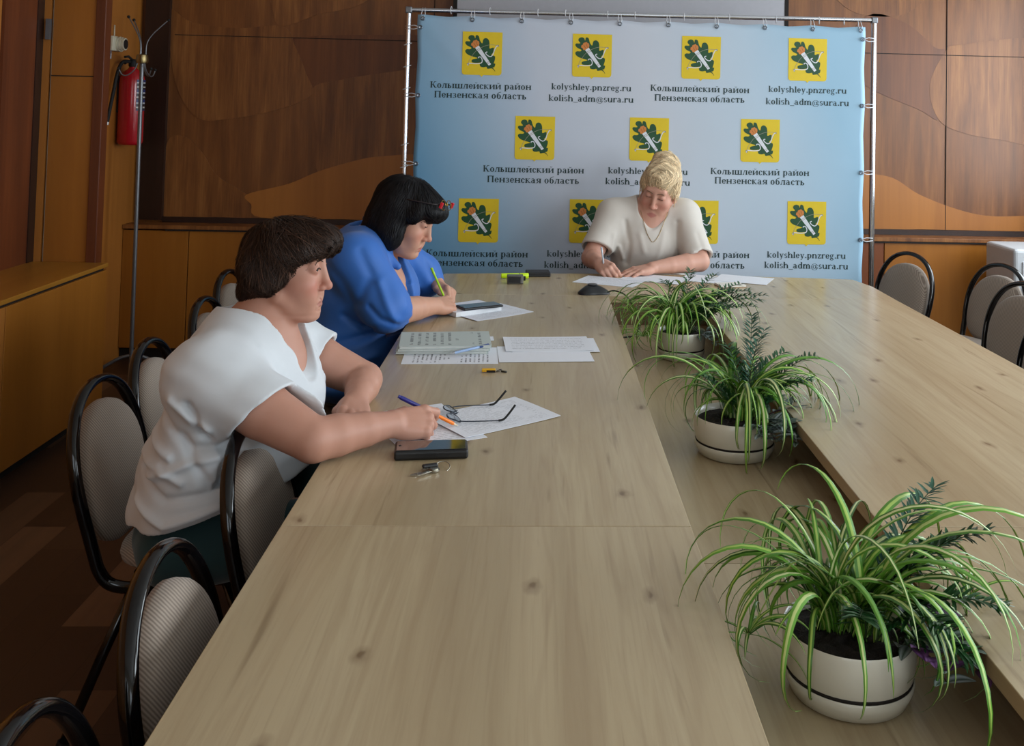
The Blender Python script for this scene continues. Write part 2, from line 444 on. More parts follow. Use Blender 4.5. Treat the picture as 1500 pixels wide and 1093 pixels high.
for x0, x1, mk, lb in edges: cab('low_cabinet', x0, x1, M[mk], lb)
o = MB().span((LEFT_X + .002, CF - .015, .762), (RIGHT_X - .01, BACK_Y - .022, .785)).build('ledge_board', M['panel_mid'], bevel=.002)
tag(o, 'long wooden ledge board lying on the low cabinets along the back wall', 'ledge')
MB().span((LEFT_X + .25, CF - .012, .752), (RIGHT_X - .01, BACK_Y - .03, .762)).build('shadow_gap', M['gap'], o)
o = empty('bench_cabinet', (-2.27, 3.0, 0), 'orange wooden bench cabinet along the left wall with a dark crack under its lid', 'cabinet')
ys = [(4.045, 4.955), (3.1, 4.04), (2.1, 3.095), (1.1, 2.095)]
for k, (a, b) in enumerate(ys):
    MB().span((-2.11, a, .05), (-2.083, b, .70)).build('front_board', M['cabinet' if k != 1 else 'panel_plain'], o, bevel=.002)
MB().span((LEFT_X + .003, 4.93, .05), (-2.11, 4.955, .70)).build('end_board', M['cabinet'], o)
MB().span((LEFT_X + .003, 1.1, 0), (-2.12, 4.95, .05)).build('plinth', M['gap'], o)
MB().span((LEFT_X + .003, 1.1, .69), (-2.095, 4.94, .712)).build('lid_gap', M['gap'], o)
MB().span((LEFT_X + .003, 1.1, .712), (-2.08, 4.958, .732)).build('lid', M['bench_top'], o, bevel=.003)

# ---------------------------------------------------------------- conference table
TZ = .75
tb = empty('conference_table', (.53, 2.6, 0), 'long pale oak conference table around a sunken plant shelf', 'table')
def top(outline, m):
    b = MB(); b.prism(outline, TZ - .028, TZ); return b.build('tabletop', [m], tb, bevel=.0015)
XL, IL, IR, XR = -.46, .302, .668, 1.53
HEAD_Y = 4.18
top([(XL, -.6), (IL, -.6), (IL, 1.884), (XL, 1.884)], M['table'])
top([(XL, 1.886), (IL, 1.886), (IL, HEAD_Y - .001), (XL, HEAD_Y - .001)], M['table_b'])
top([(IR, -.6), (XR, -.6), (XR, 1.884), (IR, 1.884)], M['table_r'])
top([(IR, 1.886), (XR, 1.886), (XR, HEAD_Y - .001), (IR, HEAD_Y - .001)], M['table_r'])
arc = [(XL, HEAD_Y), (XR, HEAD_Y), (XR + .005, 4.50)]
for k in range(13):
    u = k / 12; xx = XR - .03 + (XL + .03 - (XR - .03)) * u
    arc.append((xx, 4.60 + .145 * math.sin(math.pi * (.16 + .68 * u)) ** .8))
arc.append((XL - .002, 4.50))
top(arc, M['table_h'])
SZ = .63
for a, b, m in ((-.6, 1.999, 'shelf'), (2.001, HEAD_Y + .02, 'table_b')):
    MB().span((.20, a, SZ - .022), (.80, b, SZ)).build('centre_shelf', M[m], tb)
for x in (.20, .80): MB().span((x - .02, -.6, .05), (x + .002, HEAD_Y + .02, TZ - .028)).build('inner_panel', M['edge'], tb)
MB().span((.18, HEAD_Y + .004, .05), (.82, HEAD_Y + .024, TZ - .028)).build('inner_panel', M['edge'], tb)
for y in (-.3, 1.88, 3.2, 4.3):
    for x in (-.16, 1.22): MB().span((x - .28, y - .012, 0), (x + .28, y + .012, TZ - .028)).build('leg_panel', M['edge'], tb)
for x in (.10, .95): MB().span((x - .01, -.5, .32), (x + .01, 4.4, TZ - .03)).build('modesty_panel', M['edge'], tb)
MB().span((-.3, 4.46, .25), (1.4, 4.48, TZ - .028)).build('modesty_panel', M['edge'], tb)

# ---------------------------------------------------------------- chairs
def make_chair():
    root = empty('stacking_chair', (0, 0, 0))
    bx = lambda z: -.205 - (z - .44) * .24          # the recline of the back
    # one bent oval tube: seat rail, up the side, over the arch, down, seat rail
    half = [(.20, .155, .385), (.05, .162, .378), (-.08, .166, .368), (-.135, .168, .366), (-.172, .170, .378), (-.193, .173, .408), (-.203, .175, .440)]
    for z, y in ((.50, .179), (.56, .186), (.615, .187), (.665, .180), (.705, .166), (.742, .144), (.773, .112), (.797, .064), (.807, .0)):
        half.append((bx(z), y, z))
    path = half + [(x, -y, z) for x, y, z in half[-2::-1]]
    b = MB(); b.tube(catmull(path, 4), .0155, 12, r2=.72, up=(1, 0, .12)); b.build('back_frame', M['black_tube'], root, smooth=True, local=True)
    # padded backrest, an upright oval inside the arch
    out = []
    for k in range(44):
        a = 2 * math.pi * k / 44
        cz = math.sin(a); cy = math.cos(a)
        z = .60 + (.156 if cz > 0 else .17) * (abs(cz) ** (.98 if cz > 0 else .6)) * (1 if cz > 0 else -1)
        y = (.164 if cz > 0 else .163) * (abs(cy) ** (.94 if cz > 0 else .72)) * (1 if cy > 0 else -1)
        out.append((y, z))
    b = MB(); vs = []; fs = []; n = len(out)
    layers = [(-.020, .90), (-.016, .985), (-.004, 1.0), (.010, .995), (.019, .955), (.025, .86), (.029, .6), (.030, .25)]
    for dx, s in layers:
        for y, z in out:
            zz = .60 + (z - .60) * s
            vs.append((bx(zz) + dx, y * s, zz))
    L = len(layers)
    for i in range(L - 1):
        for j in range(n): fs.append((i * n + j, i * n + (j + 1) % n, (i + 1) * n + (j + 1) % n, (i + 1) * n + j))
    fs.append(tuple(range(n))); fs.append(tuple((L - 1) * n + j for j in range(n)))
    b.add(vs, fs); b.build('backrest', M['pad'], root, smooth=True, local=True)
    # seat cushion
    b = MB(); vs = []; fs = []; n = 40
    layers = [(.410, .90), (.415, .98), (.428, 1.0), (.440, .985), (.448, .93), (.452, .8), (.454, .4)]
    for z, s in layers:
        for k in range(n):
            a = 2 * math.pi * k / n
            x = .205 * abs(math.cos(a)) ** .55 * (1 if math.cos(a) > 0 else -1); y = .205 * abs(math.sin(a)) ** .55 * (1 if math.sin(a) > 0 else -1)
            if x < 0: y *= 1 - .12 * (-x / .205)
            vs.append((.025 + x * s, y * s, z))
    for i in range(len(layers) - 1):
        for j in range(n): fs.append((i * n + j, i * n + (j + 1) % n, (i + 1) * n + (j + 1) % n, (i + 1) * n + j))
    fs.append(tuple(range(n))); fs.append(tuple((len(layers) - 1) * n + j for j in range(n)))
    b.add(vs, fs); b.build('seat', M['pad'], root, smooth=True, local=True)
    for sx, sy in ((1, 1), (1, -1), (-1, 1), (-1, -1)):
        b = MB()
        b.tube([(.10 * sx, .168 * sy, .395), (.17 * sx, .185 * sy, .22), (.245 * sx, .205 * sy, .02)], .0125, 10, r2=.75)
        lg = b.build('leg', M['black_tube'], root, smooth=True, local=True)
        f = MB(); f.tube([(.242 * sx, .204 * sy, .03), (.252 * sx, .2065 * sy, .0)], .0155, 10); f.build('rubber_foot', M['foot'], lg, smooth=True, local=True, angle=50)
    for sx in (1, -1):
        b = MB(); b.tube([(.10 * sx, .168, .400), (.10 * sx, .0, .408), (.10 * sx, -.168, .400)], .0125, 10); b.build('crossbar', M['black_tube'], root, smooth=True, local=True)
    return root
chair_spots = [
    (-.295, 1.20, 4, 'nearest beige chair, cut off by the bottom left corner of the picture'),
    (-.30, 1.64, 2, 'empty beige chair tucked in at the table, second nearest on the left'),
    (-.345, 2.25, -3, 'empty beige chair at the table edge under the elbow of the woman in white'),
    (-.83, 2.63, 0, 'beige chair the woman in the white T-shirt sits on'),
    (-.865, 3.06, 3, 'beige chair just behind the back of the woman in white, next along the table'),
    (-.92, 3.70, 0, 'beige chair whose arch shows between the two women, under the one in blue'),
    (-1.02, 4.28, -4, 'farthest beige chair on the left side, its arch partly behind brown hair'),
    (1.71, 5.06, 206, 'lone beige chair at the far right corner of the table by the banner post'),
    (2.03, 4.73, 200, 'beige chair in front of the pale grey box, last of the right row'),
    (1.88, 4.19, 199, 'beige chair right of the table, just before the last of the right row'),
    (1.73, 3.60, 196, 'beige chair at the right edge of the picture, nearest of the right row'),
    (.56, 5.0, -90, 'beige chair under the blonde woman at the head of the table'),
]
proto = make_chair()
for k, (x, y, a, lb) in enumerate(chair_spots):
    c = proto if k == 0 else copy_tree(proto)
    c.location = (x, y, 0); c.rotation_euler = (0, 0, R_(a))
    tag(c, lb, 'chair', 'stacking chairs around the conference table')

# ---------------------------------------------------------------- projector screen, grey box
o = empty('projector_screen', (.48, 6.08, 2.0), 'grey projection screen hanging on the back wall above the banner', 'projection screen')
MB().span((-.53, 6.085, 1.5), (1.50, 6.088, 3.0)).build('screen_cloth', plain('grey_screen_cloth', srgb(176, 176, 182), .9, var=.02), o)
b = MB(); b.span((1.50, 6.083, 1.5), (1.525, 6.089, 3.0)); b.span((-.555, 6.083, 1.5), (-.53, 6.089, 3.0)); b.span((-.555, 6.083, 1.47), (1.525, 6.089, 1.5)); b.build('black_border', M['gap'], o)
b = MB(); b.tube([(-.6, 6.1, 3.03), (1.57, 6.1, 3.03)], .04, 12); b.build('housing', M['white_frame'], o, smooth=True, angle=50)
o = empty('equipment_box', (2.93, 5.72, 0), 'pale grey box cabinet at the right edge behind the chairs', 'box')
b = MB(); b.span((2.715, 5.55, 0), (3.2, 5.92, .79)); b.build('body', plain('pale_grey_plastic', srgb(196, 200, 204), .5, var=.02), o, bevel=.02, seg=3)
b = MB(); b.span((2.76, 5.543, .12), (3.15, 5.55, .72)); b.build('front_panel', plain('light_grey_panel', srgb(186, 190, 195), .5, var=.02), o, bevel=.004)
# ---------------------------------------------------------------- printed banner on its tube frame
BY = 5.35
st = empty('banner_stand', (.53, BY, 0), 'large pale blue printed banner laced to a chrome tube frame behind the table', 'banner')
FX0, FX1, FZ = -.728, 1.828, 2.045
FY = BY + .03
b = MB(); b.tube([(FX0, FY, .03), (FX0, FY, FZ)], .0135, 12); b.build('frame_post', M['chrome'], st, smooth=True, angle=60)
b = MB(); b.tube([(FX1, FY, .03), (FX1, FY, FZ + .015)], .0155, 12); b.build('frame_post', M['chrome'], st, smooth=True, angle=60)
b = MB(); b.tube([(FX0, FY, FZ), (FX1, FY, FZ + .015)], .0125, 12); b.build('top_rail', M['chrome'], st, smooth=True, angle=60)
b = MB(); b.tube([(FX0, FY, .10), (FX1, FY, .10)], .0125, 12); b.build('bottom_rail', M['chrome'], st, smooth=True, angle=60)
for x, z in ((FX0, FZ), (FX1, FZ + .015)):
    b = MB(); b.box((x, FY, z), (.036, .036, .036)); b.build('corner_joint', M['grey_metal'], st, bevel=.006)
for x in (FX0, FX1):
    b = MB(); b.tube([(x, FY - .25, .016), (x, FY + .3, .016)], .014, 12); b.build('foot', M['chrome'], st, smooth=True, angle=60)
t = NT('printed_banner_cloth')
sep = t.n('ShaderNodeSeparateXYZ'); t.l(t.coord((1, 1, 1), loc=(0, 0, 0)), sep.inputs[0])
nz = t.noise(t.coord((.9, .9, .6)), 1.0, 2)
ex = t.math('ADD', sep.outputs['X'], t.math('MULTIPLY', t.math('SUBTRACT', nz, .5), .5))
ez = t.math('MULTIPLY', sep.outputs['Z'], .22)
xl = t.math('ADD', ex, ez)
u = t.math('ADD', t.math('MULTIPLY', xl, .40), .43)
c = t.ramp(u, [(.0, srgb(88, 148, 188)), (.16, srgb(140, 178, 206)), (.36, srgb(192, 201, 216)), (.6, srgb(200, 207, 219)), (.84, srgb(182, 202, 219)), (1.0, srgb(150, 188, 212))])
t.base(c); wv = t.noise(t.coord((3, 3, 3)), 2, 2); t.bump(wv, .12, .01); M['banner'] = t.set(.55)
BX0, BX1, BZ0, BZ1 = -.677, 1.772, .12, 2.02
def bany(x, z):
    dd = (x - BX0) - (BZ1 - z) * .9
    y = .004 * math.exp(-(dd / .03) ** 2) * max(0, 1 - (BZ1 - z) / .6) + .002 * math.sin(x * 3.1 + z * 2) + .002 * math.sin(x * 11 - z * 7) * math.exp(-(BX1 - x) * 2.2)
    return BY - y - .004 * math.sin((x + z * .8) * 9) * math.exp(-(x - BX0) * 2.5) * max(0, 1 - z / 1.2)
b = MB(); nx, nz_ = 96, 60; vs = []; fs = []
eyel_t = [BX0 + .03 + k * (BX1 - BX0 - .06) / 9 for k in range(10)]
eyel_s = [1.97 - k * .365 for k in range(6)]
for j in range(nz_ + 1):
    for i in range(nx + 1):
        x = BX0 + (BX1 - BX0) * i / nx; z = BZ0 + (BZ1 - BZ0) * j / nz_
        # slack hem between eyelets and shallow tension folds running from the corners
        e = min(abs(x - q) for q in eyel_t); s2 = min(abs(z - q) for q in eyel_s)
        dz = -.010 * (j / nz_) ** 6 * min(1, e / .13)
        dx = .008 * min(1, s2 / .18) * ((1 - i / nx) ** 10 - (i / nx) ** 10)
        vs.append((x + dx, bany(x, z), z + dz))
for j in range(nz_):
    for i in range(nx):
        a = j * (nx + 1) + i; fs.append((a, a + 1, a + nx + 2, a + nx + 1))
b.add(vs, fs)
ban = b.build('banner_sheet', M['banner'], st, smooth=True)
sm = ban.modifiers.new('thick', 'SOLIDIFY'); sm.thickness = .0012; sm.offset = -1 if ban.data.polygons[0].normal.y < 0 else 1
M['lace'] = plain('white_lacing_cord', srgb(214, 216, 220), .6)
M['eyelet'] = plain('steel_eyelet', srgb(120, 126, 134), .3, 1)
def eyelet(x, z, tx, tz):
    e = MB()
    e.tube([(x + .009 * math.cos(a), BY - .009, z + .009 * math.sin(a)) for a in [2 * math.pi * k / 14 for k in range(14)]], .0032, 6, closed=True)
    e.build('eyelet', M['eyelet'], st, smooth=True)
    q = MB()
    d = Vector((tx - x, 0, tz - z)); L = d.length; d.normalize(); pr_ = Vector((-d.z, 0, d.x))
    for s in (-.007, .007):
        p0 = Vector((x, BY - .010, z)); p1 = Vector((tx, FY - .016, tz)) + pr_ * s; p2 = p1 + d * .014 + Vector((0, .016, 0))
        q.tube([p0, p0.lerp(p1, .5) + pr_ * s, p1, p2], .0022, 6)
    q.build('lacing', M['lace'], st, smooth=True)
for x in eyel_t: eyelet(x, BZ1 - .022, x, FZ)
for z in eyel_s[:-1]:
    eyelet(BX0 + .018, z - .02, FX0, z - .02); eyelet(BX1 - .018, z - .02, FX1, z - .02)
q = MB()
for x in [-.5, -.29, -.03, .12, .35, .5, .77, 1.02, 1.28, 1.52, 1.66]:
    q.tube([(x + .014 * math.cos(a) * .2, FY + .017 * math.cos(a), FZ + .005 + .020 * math.sin(a)) for a in [2 * math.pi * k / 12 for k in range(12)]], .002, 6, closed=True)
for z in (1.86, 1.74, 1.62, 1.32, 1.20, .95): q.tube([(FX0 + .02 * math.cos(a), FY + .018 * math.sin(a), z + .006 * math.cos(a)) for a in [2 * math.pi * k / 12 for k in range(12)]], .002, 6, closed=True)
q.build('lacing', M['lace'], st, smooth=True)

# the coat of arms
M['ink_yellow'] = plain('yellow_print', srgb(226, 196, 24), .55, var=.02)
M['ink_green'] = plain('dark_green_print', srgb(20, 74, 40), .55, var=.05)
M['ink_white'] = plain('white_print', srgb(222, 226, 234), .55, var=.02)
M['ink_orange'] = plain('orange_print', srgb(208, 128, 58), .55, var=.05)
M['ink_grey'] = plain('grey_print', srgb(150, 146, 130), .55, var=.02)
M['ink_dark'] = plain('dark_green_lettering', srgb(14, 48, 50), .55, var=.03)
LEAF = [(668, 672), (655, 640), (620, 640), (585, 645), (575, 622), (540, 628), (505, 620), (500, 590), (520, 572), (470, 578), (415, 575), (405, 550), (425, 535), (470, 522), (430, 508), (375, 490), (340, 465), (330, 435), (350, 418), (385, 418), (398, 400), (350, 375), (328, 345), (338, 325), (370, 325), (385, 318), (362, 290), (370, 262), (400, 250), (428, 262), (438, 290), (445, 255), (462, 250), (480, 265), (495, 315), (520, 345), (530, 300), (550, 283), (578, 288), (598, 320), (602, 370), (605, 405), (640, 392), (652, 400), (645, 450), (625, 480), (665, 494), (668, 530), (655, 580), (672, 580), (665, 620), (640, 632), (650, 650), (674, 668)]
def em(p): return ((p[0] - 522) / 447 * .213, (465 - p[1]) / 540 * .246)
def emblem(cx, cz):
    b = MB()
    def fr(dy): return (Vector((cx, BY - .0085 - dy, cz)), Vector((1, 0, 0)), Vector((0, 0, 1)), Vector((0, -1, 0)))
    wd, hh = .1065, .1165; o = []
    for sx, a0 in ((1, -90), (-1, 180)):
        pass
    o = [(-wd, hh), (-wd, -hh + .016)]
    o += [(-wd + .016 - .016 * math.cos(a), -hh + .016 - .016 * math.sin(a)) for a in (R_(30), R_(60), R_(90))]
    o += [(-.010, -hh), (-.003, -hh - .006), (0, -hh - .011), (.003, -hh - .006), (.010, -hh)]
    o += [(wd - .016 + .016 * math.sin(a), -hh + .016 - .016 * math.cos(a)) for a in (0, R_(30), R_(60), R_(90))]
    o += [(wd, hh)]
    b.prism(o, 0, .0004, fr(0), 0)
    lf = [em(p) for p in LEAF]; lf = [(p.x, p.y) for p in catmull([(a, c_, 0) for a, c_ in lf], 3, True)]
    b.prism(lf, 0, .0004, fr(.0006), 1)
    def stroke(pts, w_, mi, dy):
        pts = catmull([(*em(p), 0) for p in pts], 5)
        l, r = [], []
        for i, p in enumerate(pts):
            tt = (pts[min(i + 1, len(pts) - 1)] - pts[max(i - 1, 0)]).normalized(); nn = Vector((-tt.y, tt.x, 0)) * w_ / 2
            l.append(p + nn); r.append(p - nn)
        vs = []; fs = []
        for i in range(len(pts)):
            for p in (l[i], r[i]): vs.append(Vector((cx + p.x, BY - .0085 - dy, cz + p.y)))
        for i in range(len(pts) - 1): fs.append((2 * i, 2 * i + 1, 2 * i + 3, 2 * i + 2))
        b.add(vs, fs, mi)
    stroke([(370, 600), (375, 560), (400, 510), (450, 440), (520, 390), (600, 362), (700, 365)], (.0020), 4, .0012)   # bow string line
    stroke([(365, 610), (375, 585), (450, 588), (510, 580), (525, 550), (510, 512), (485, 508), (480, 522)], .0046, 2, .0013)
    stroke([(704, 368), (680, 378), (660, 420), (640, 480), (610, 500), (575, 480), (560, 455), (580, 445)], .0046, 2, .0013)
    stroke([(352, 592), (372, 585), (372, 612)], .004, 4, .0015); stroke([(690, 362), (706, 366), (700, 382)], .004, 4, .0015)
    b.prism([em(p) for p in ((440, 402), (482, 372), (625, 590), (600, 608))], 0, .0004, fr(.0016), 2)
    for k in (.12, .18, .84, .9):
        p = (440 + (600 - 440) * k, 402 + (608 - 402) * k); q_ = (482 + (625 - 482) * k, 372 + (590 - 372) * k)
        stroke([p, ((p[0] + q_[0]) / 2, (p[1] + q_[1]) / 2), q_], .0022, 4, .0022)
    tips = [(440, 402), (420, 400), (412, 380), (395, 372), (398, 345), (412, 340), (418, 318), (440, 310), (452, 302), (468, 318), (482, 322), (488, 350), (482, 372)]
    b.prism([em(p) for p in tips], 0, .0004, fr(.0018), 3)
    for k in ((425, 345, 450, 385), (450, 325, 468, 372)): stroke([(k[0], k[1]), ((k[0] + k[2]) / 2, (k[1] + k[3]) / 2), (k[2], k[3])], .002, 5, .0024)
    b.v = [(x, y - (BY - .0085) + bany(x, z) - .0016, z) for x, y, z in b.v]
    return b.build('printed_emblem', [M['ink_yellow'], M['ink_green'], M['ink_white'], M['ink_orange'], M['ink_grey'], plain('brown_print', srgb(140, 80, 36), .55)], st)

# slab-serif lettering, drawn stroke by stroke (x-height = 1)
T_, N_ = .29, .15
class G:
    def __init__(s): s.q = []
    def quad(s, *p): s.q.append(p); return s
    def V(s, x, y0, y1, w_=T_): return s.quad((x - w_ / 2, y0), (x + w_ / 2, y0), (x + w_ / 2, y1), (x - w_ / 2, y1))
    def H(s, x0, x1, y, w_=N_): return s.quad((x0, y - w_ / 2), (x1, y - w_ / 2), (x1, y + w_ / 2), (x0, y + w_ / 2))
    def S(s, x, y, l=.24, r=.24): yy = y + (.05 if y < .3 else -.05); return s.H(x - l, x + r, yy, .1)
    def D(s, x0, y0, x1, y1, w_=T_):
        return s.quad((x0 - w_ / 2, y0), (x0 + w_ / 2, y0), (x1 + w_ / 2, y1), (x1 - w_ / 2, y1))
    def A(s, cx, cy, rx, ry, a0, a1, t1=T_, t2=N_, n=14):
        for k in range(n):
            p = []
            for a in (a0 + (a1 - a0) * k / n, a0 + (a1 - a0) * (k + 1) / n):
                c_, s_ = math.cos(R_(a)), math.sin(R_(a)); th = t2 + (t1 - t2) * abs(c_) ** 1.3
                p.append(((cx + rx * c_, cy + ry * s_), (cx + (rx - th) * c_, cy + (ry - th * (.55 + .45 * abs(c_))) * s_)))
            s.quad(p[0][0], p[1][0], p[1][1], p[0][1])
        return s
GL = {}
def g(ch, adv): GL[ch] = (G(), adv); return GL[ch][0]
def stem(q, x, y0=0, y1=1, top=True, bot=True):
    q.V(x, y0, y1)
    if top: q.S(x, y1)
    if bot: q.S(x, y0)
    return q
q = g('К', 1.52); stem(q, .32, 0, 1.42); q.D(.5, .68, 1.12, 1.42, .14).D(.66, .82, 1.2, 0, .3).S(1.14, 1.42).S(1.24, 0)
q = g('П', 1.62); stem(q, .32, 0, 1.42); stem(q, 1.26, 0, 1.42); q.H(.3, 1.3, 1.36)
for ch in 'оo': q = g(ch, 1.10); q.A(.53, .5, .46, .53, 0, 360)
q = g('л', 1.22); q.D(.22, .06, .46, 1, .13).V(.90, 0, 1).H(.34, 1.0, .94).S(.90, 0).H(.04, .34, .06, .13).S(.92, 1)
q = g('ы', 1.62); stem(q, .26); q.A(.50, .29, .38, .31, -100, 100).H(.3, .52, .55).H(.3, .52, .06); stem(q, 1.32)
q = g('ш', 1.86); [stem(q, x) for x in (.26, .90, 1.54)]; q.H(.26, 1.54, .06)
for ch in 'еe': q = g(ch, 1.02); q.A(.50, .5, .44, .53, 0, 325).H(.14, .92, .52, .1)
q = g('й', 1.36); stem(q, .26); stem(q, 1.06); q.D(.36, .12, .96, .88, .13); q.A(.66, 1.42, .26, .2, 190, 350, .12, .12, 8)
for ch in 'сc': q = g(ch, .98); q.A(.50, .5, .44, .53, 42, 320).V(.80, .66, .84, .2)
for ch in 'к': q = g(ch, 1.22); stem(q, .26); q.D(.42, .46, .84, 1, .12).D(.52, .54, .96, 0, .25).S(.88, 1, .16, .2).S(.98, 0, .2, .2)
q = g('и', 1.36); stem(q, .26); stem(q, 1.06); q.D(.36, .12, .96, .88, .13)
for ch in 'рp': q = g(ch, 1.20); stem(q, .28, -.42, 1, True, True); q.A(.62, .5, .46, .53, -135, 135)
for ch in 'аa': q = g(ch, 1.10); q.V(.72, 0, .72).A(.46, .66, .38, .37, 8, 150, .25, .12).A(.44, .29, .36, .31, 60, 320, .23, .11).H(.4, .7, .56, .1).H(.7, 1.0, .05, .1)
q = g('н', 1.34); stem(q, .26); stem(q, 1.04); q.H(.3, 1.0, .52)
q = g('з', .96); q.A(.42, .74, .36, .29, -80, 150, .23, .11).A(.42, .27, .40, .30, -150, 85, .24, .11).H(.26, .5, .52, .1)
q = g('я', 1.18); stem(q, .92); q.A(.52, .72, .38, .30, 80, 280).H(.5, .9, .95, .1).H(.5, .9, .44, .1).D(.24, 0, .58, .46, .2).S(.2, 0, .16, .2)
q = g('б', 1.12); q.A(.54, .46, .45, .50, 0, 360).A(.66, .62, .58, .80, 95, 178, .2, .16).D(.62, 1.34, .92, 1.5, .3)
q = g('т', 1.10); stem(q, .54, 0, 1, False); q.H(.08, 1.0, .94).V(.12, .70, 1, .1).V(.96, .70, 1, .1)
q = g('ь', 1.14); stem(q, .28); q.A(.54, .29, .42, .31, -100, 100).H(.3, .56, .55).H(.3, .56, .06)
q = g('k', 1.22); stem(q, .26, 0, 1.48, False); q.H(.04, .3, 1.43, .1).D(.42, .42, .86, 1, .12).D(.52, .5, .96, 0, .25).S(.88, 1, .16, .2).S(.98, 0, .2, .2)
q = g('l', .62); stem(q, .31, 0, 1.48, False); q.H(.07, .32, 1.43, .1)
q = g('y', 1.16); q.D(.26, 1, .60, .04, .25).D(.92, 1, .52, -.25, .12).S(.26, 1, .2, .22).S(.92, 1, .18, .18).A(.34, -.22, .2, .2, 200, 350, .16, .14, 8)
q = g('s', .90); q.A(.44, .74, .34, .29, 30, 255, .22, .13).A(.44, .27, .36, .30, -150, 85, .22, .13)
q = g('h', 1.30); stem(q, .26, 0, 1.48, False); q.H(.04, .3, 1.43, .1); q.A(.66, .58, .46, .46, 0, 160); q.V(1.0, 0, .6).S(1.0, 0)
q = g('n', 1.30); stem(q, .26, 0, 1, False); q.H(.04, .3, .95, .1); q.A(.66, .58, .46, .46, 0, 160); q.V(1.0, 0, .6).S(1.0, 0)
q = g('m', 1.92); stem(q, .26, 0, 1, False); q.H(.04, .3, .95, .1)
q.A(.62, .6, .42, .44, 0, 160).A(1.25, .6, .42, .44, 0, 160).V(.92, 0, .62).V(1.55, 0, .62).S(.92, 0).S(1.55, 0)
q = g('r', .96); stem(q, .26, 0, 1, False); q.H(.04, .3, .95, .1); q.A(.66, .62, .40, .42, 70, 165, .2, .16).V(.80, .74, .98, .22)
q = g('z', 1.0); q.H(.1, .9, .94).H(.1, .9, .06).D(.22, .04, .76, .96, .24).V(.14, .7, 1, .1).V(.86, 0, .3, .1)
q = g('g', 1.12); q.A(.48, .66, .38, .36, 0, 360, .22, .11).A(.50, -.16, .44, .26, 0, 360, .18, .13).D(.3, .06, .3, .34, .16).H(.3, .76, .08, .2).H(.7, 1.04, .92, .14)
q = g('u', 1.30); q.V(.26, .35, 1).S(.26, 1, .22, .0); q.A(.60, .42, .46, .46, 180, 350); q.V(1.0, 0, 1).H(.78, 1.0, .95, .1).H(1.0, 1.22, .05, .1)
q = g('i', .62); stem(q, .31, 0, 1, False); q.H(.07, .32, .95, .1); q.A(.31, 1.33, .15, .15, 0, 360, .15, .15, 8)
q = g('d', 1.22); q.V(.92, 0, 1.48).H(.7, .92, 1.43, .1).H(.92, 1.14, .05, .1).A(.56, .5, .46, .53, 45, 315)
q = g('_', 1.0); q.H(0, 1, -.2, .12)
q = g('.', .56); q.A(.28, .15, .15, .15, 0, 360, .15, .15, 8)
q = g('@', 1.75); q.A(.87, .42, .80, .78, 20, 325, .13, .11).A(.84, .44, .40, .42, 0, 360, .16, .09).V(1.2, .1, .84, .13).A(1.42, .30, .24, .26, 180, 380, .12, .1, 8)
GL[' '] = (G(), .62)
def lettering(s, x0, x1, z, name='printed_lettering'):
    adv = sum(GL[c_][1] for c_ in s); k = (x1 - x0) / adv
    xh = .5 * k * 2.0 * .98
    b = MB(); x = x0; 
    for ch in s:
        gl, a = GL[ch]
        for n_, qd in enumerate(gl.q):
            b.add([(x + px * k, bany(x, z) - .0012 - .00001 * n_, z + py * xh * 1.02 - .5 * xh) for px, py in qd], [(0, 1, 2, 3)])
        x += a * k
    return b
M_TXT = M['ink_dark']
def textA(cx, z1, z2):
    b = lettering('Колышлейский район', cx - .272, cx + .272, z1); b2 = lettering('Пензенская область', cx - .249, cx + .249, z2)
    b.add(b2.v, b2.f); return b.build('printed_lettering', M_TXT, st)
def textB(cx, z1, z2):
    b = lettering('kolyshley.pnzreg.ru', cx - .217, cx + .217, z1); b2 = lettering('kolish_adm@sura.ru', cx - .231, cx + .231, z2)
    b.add(b2.v, b2.f); return b.build('printed_lettering', M_TXT, st)
for x, z in ((-.325, 1.818), (.268, 1.822), (.863, 1.826), (1.450, 1.830), (-.03, 1.37), (.588, 1.376), (1.195, 1.382), (-.32, .923), (.273, .929), (.867, .935), (1.458, .941)): emblem(x, z)
textA(-.327, 1.639, 1.588); textB(.269, 1.645, 1.583); textA(.860, 1.651, 1.598); textB(1.453, 1.660, 1.593)
textA(-.032, 1.196, 1.140); textB(.586, 1.199, 1.141); textA(1.197, 1.207, 1.157)
textA(-.322, .742, .692); textB(.267, .749, .689); textA(.876, .757, .700); textB(1.460, .761, .705)

# ---------------------------------------------------------------- corner things: coat stand, extinguisher, siren, small sign
PX, PYY = -2.262, 5.74
cs = empty('coat_stand', (PX, PYY, 0), 'thin grey metal coat stand with wire hooks in the far left corner', 'coat stand')
b = MB(); b.tube([(PX, PYY, .06), (PX - .008, PYY, 1.76)], .0115, 12); b.build('pole', M['grey_metal'], cs, smooth=True, angle=60)
brass = plain('dull_brass', srgb(150, 132, 92), .35, 1)
b = MB(); b.lathe([(.012, 0), (.03, .004), (.034, .02), (.03, .05), (.012, .056)], (PX - .008, PYY, 1.73), 18); b.build('collar', brass, cs, smooth=True, angle=40)
for k in range(6):
    a = R_(60 * k + 15); dx, dy = math.cos(a), math.sin(a)
    top_ = k % 2 == 0
    if top_: pts = [(.02, 1.75), (.02, 1.84), (.05, 1.90), (.11, 1.965), (.13, 1.985)]
    else: pts = [(.02, 1.75), (.035, 1.70), (.07, 1.665), (.10, 1.665), (.12, 1.70)]
    P3 = [(PX - .008 + dx * r_, PYY + dy * r_, z) for r_, z in pts]
    h = MB(); h.tube(catmull(P3, 4), .0035, 8); ho = h.build('hook', M['grey_metal'], cs, smooth=True)
    e = MB(); e.sphere(P3[-1], .009, 10, 8); e.build('knob', M['foot'], ho, smooth=True)
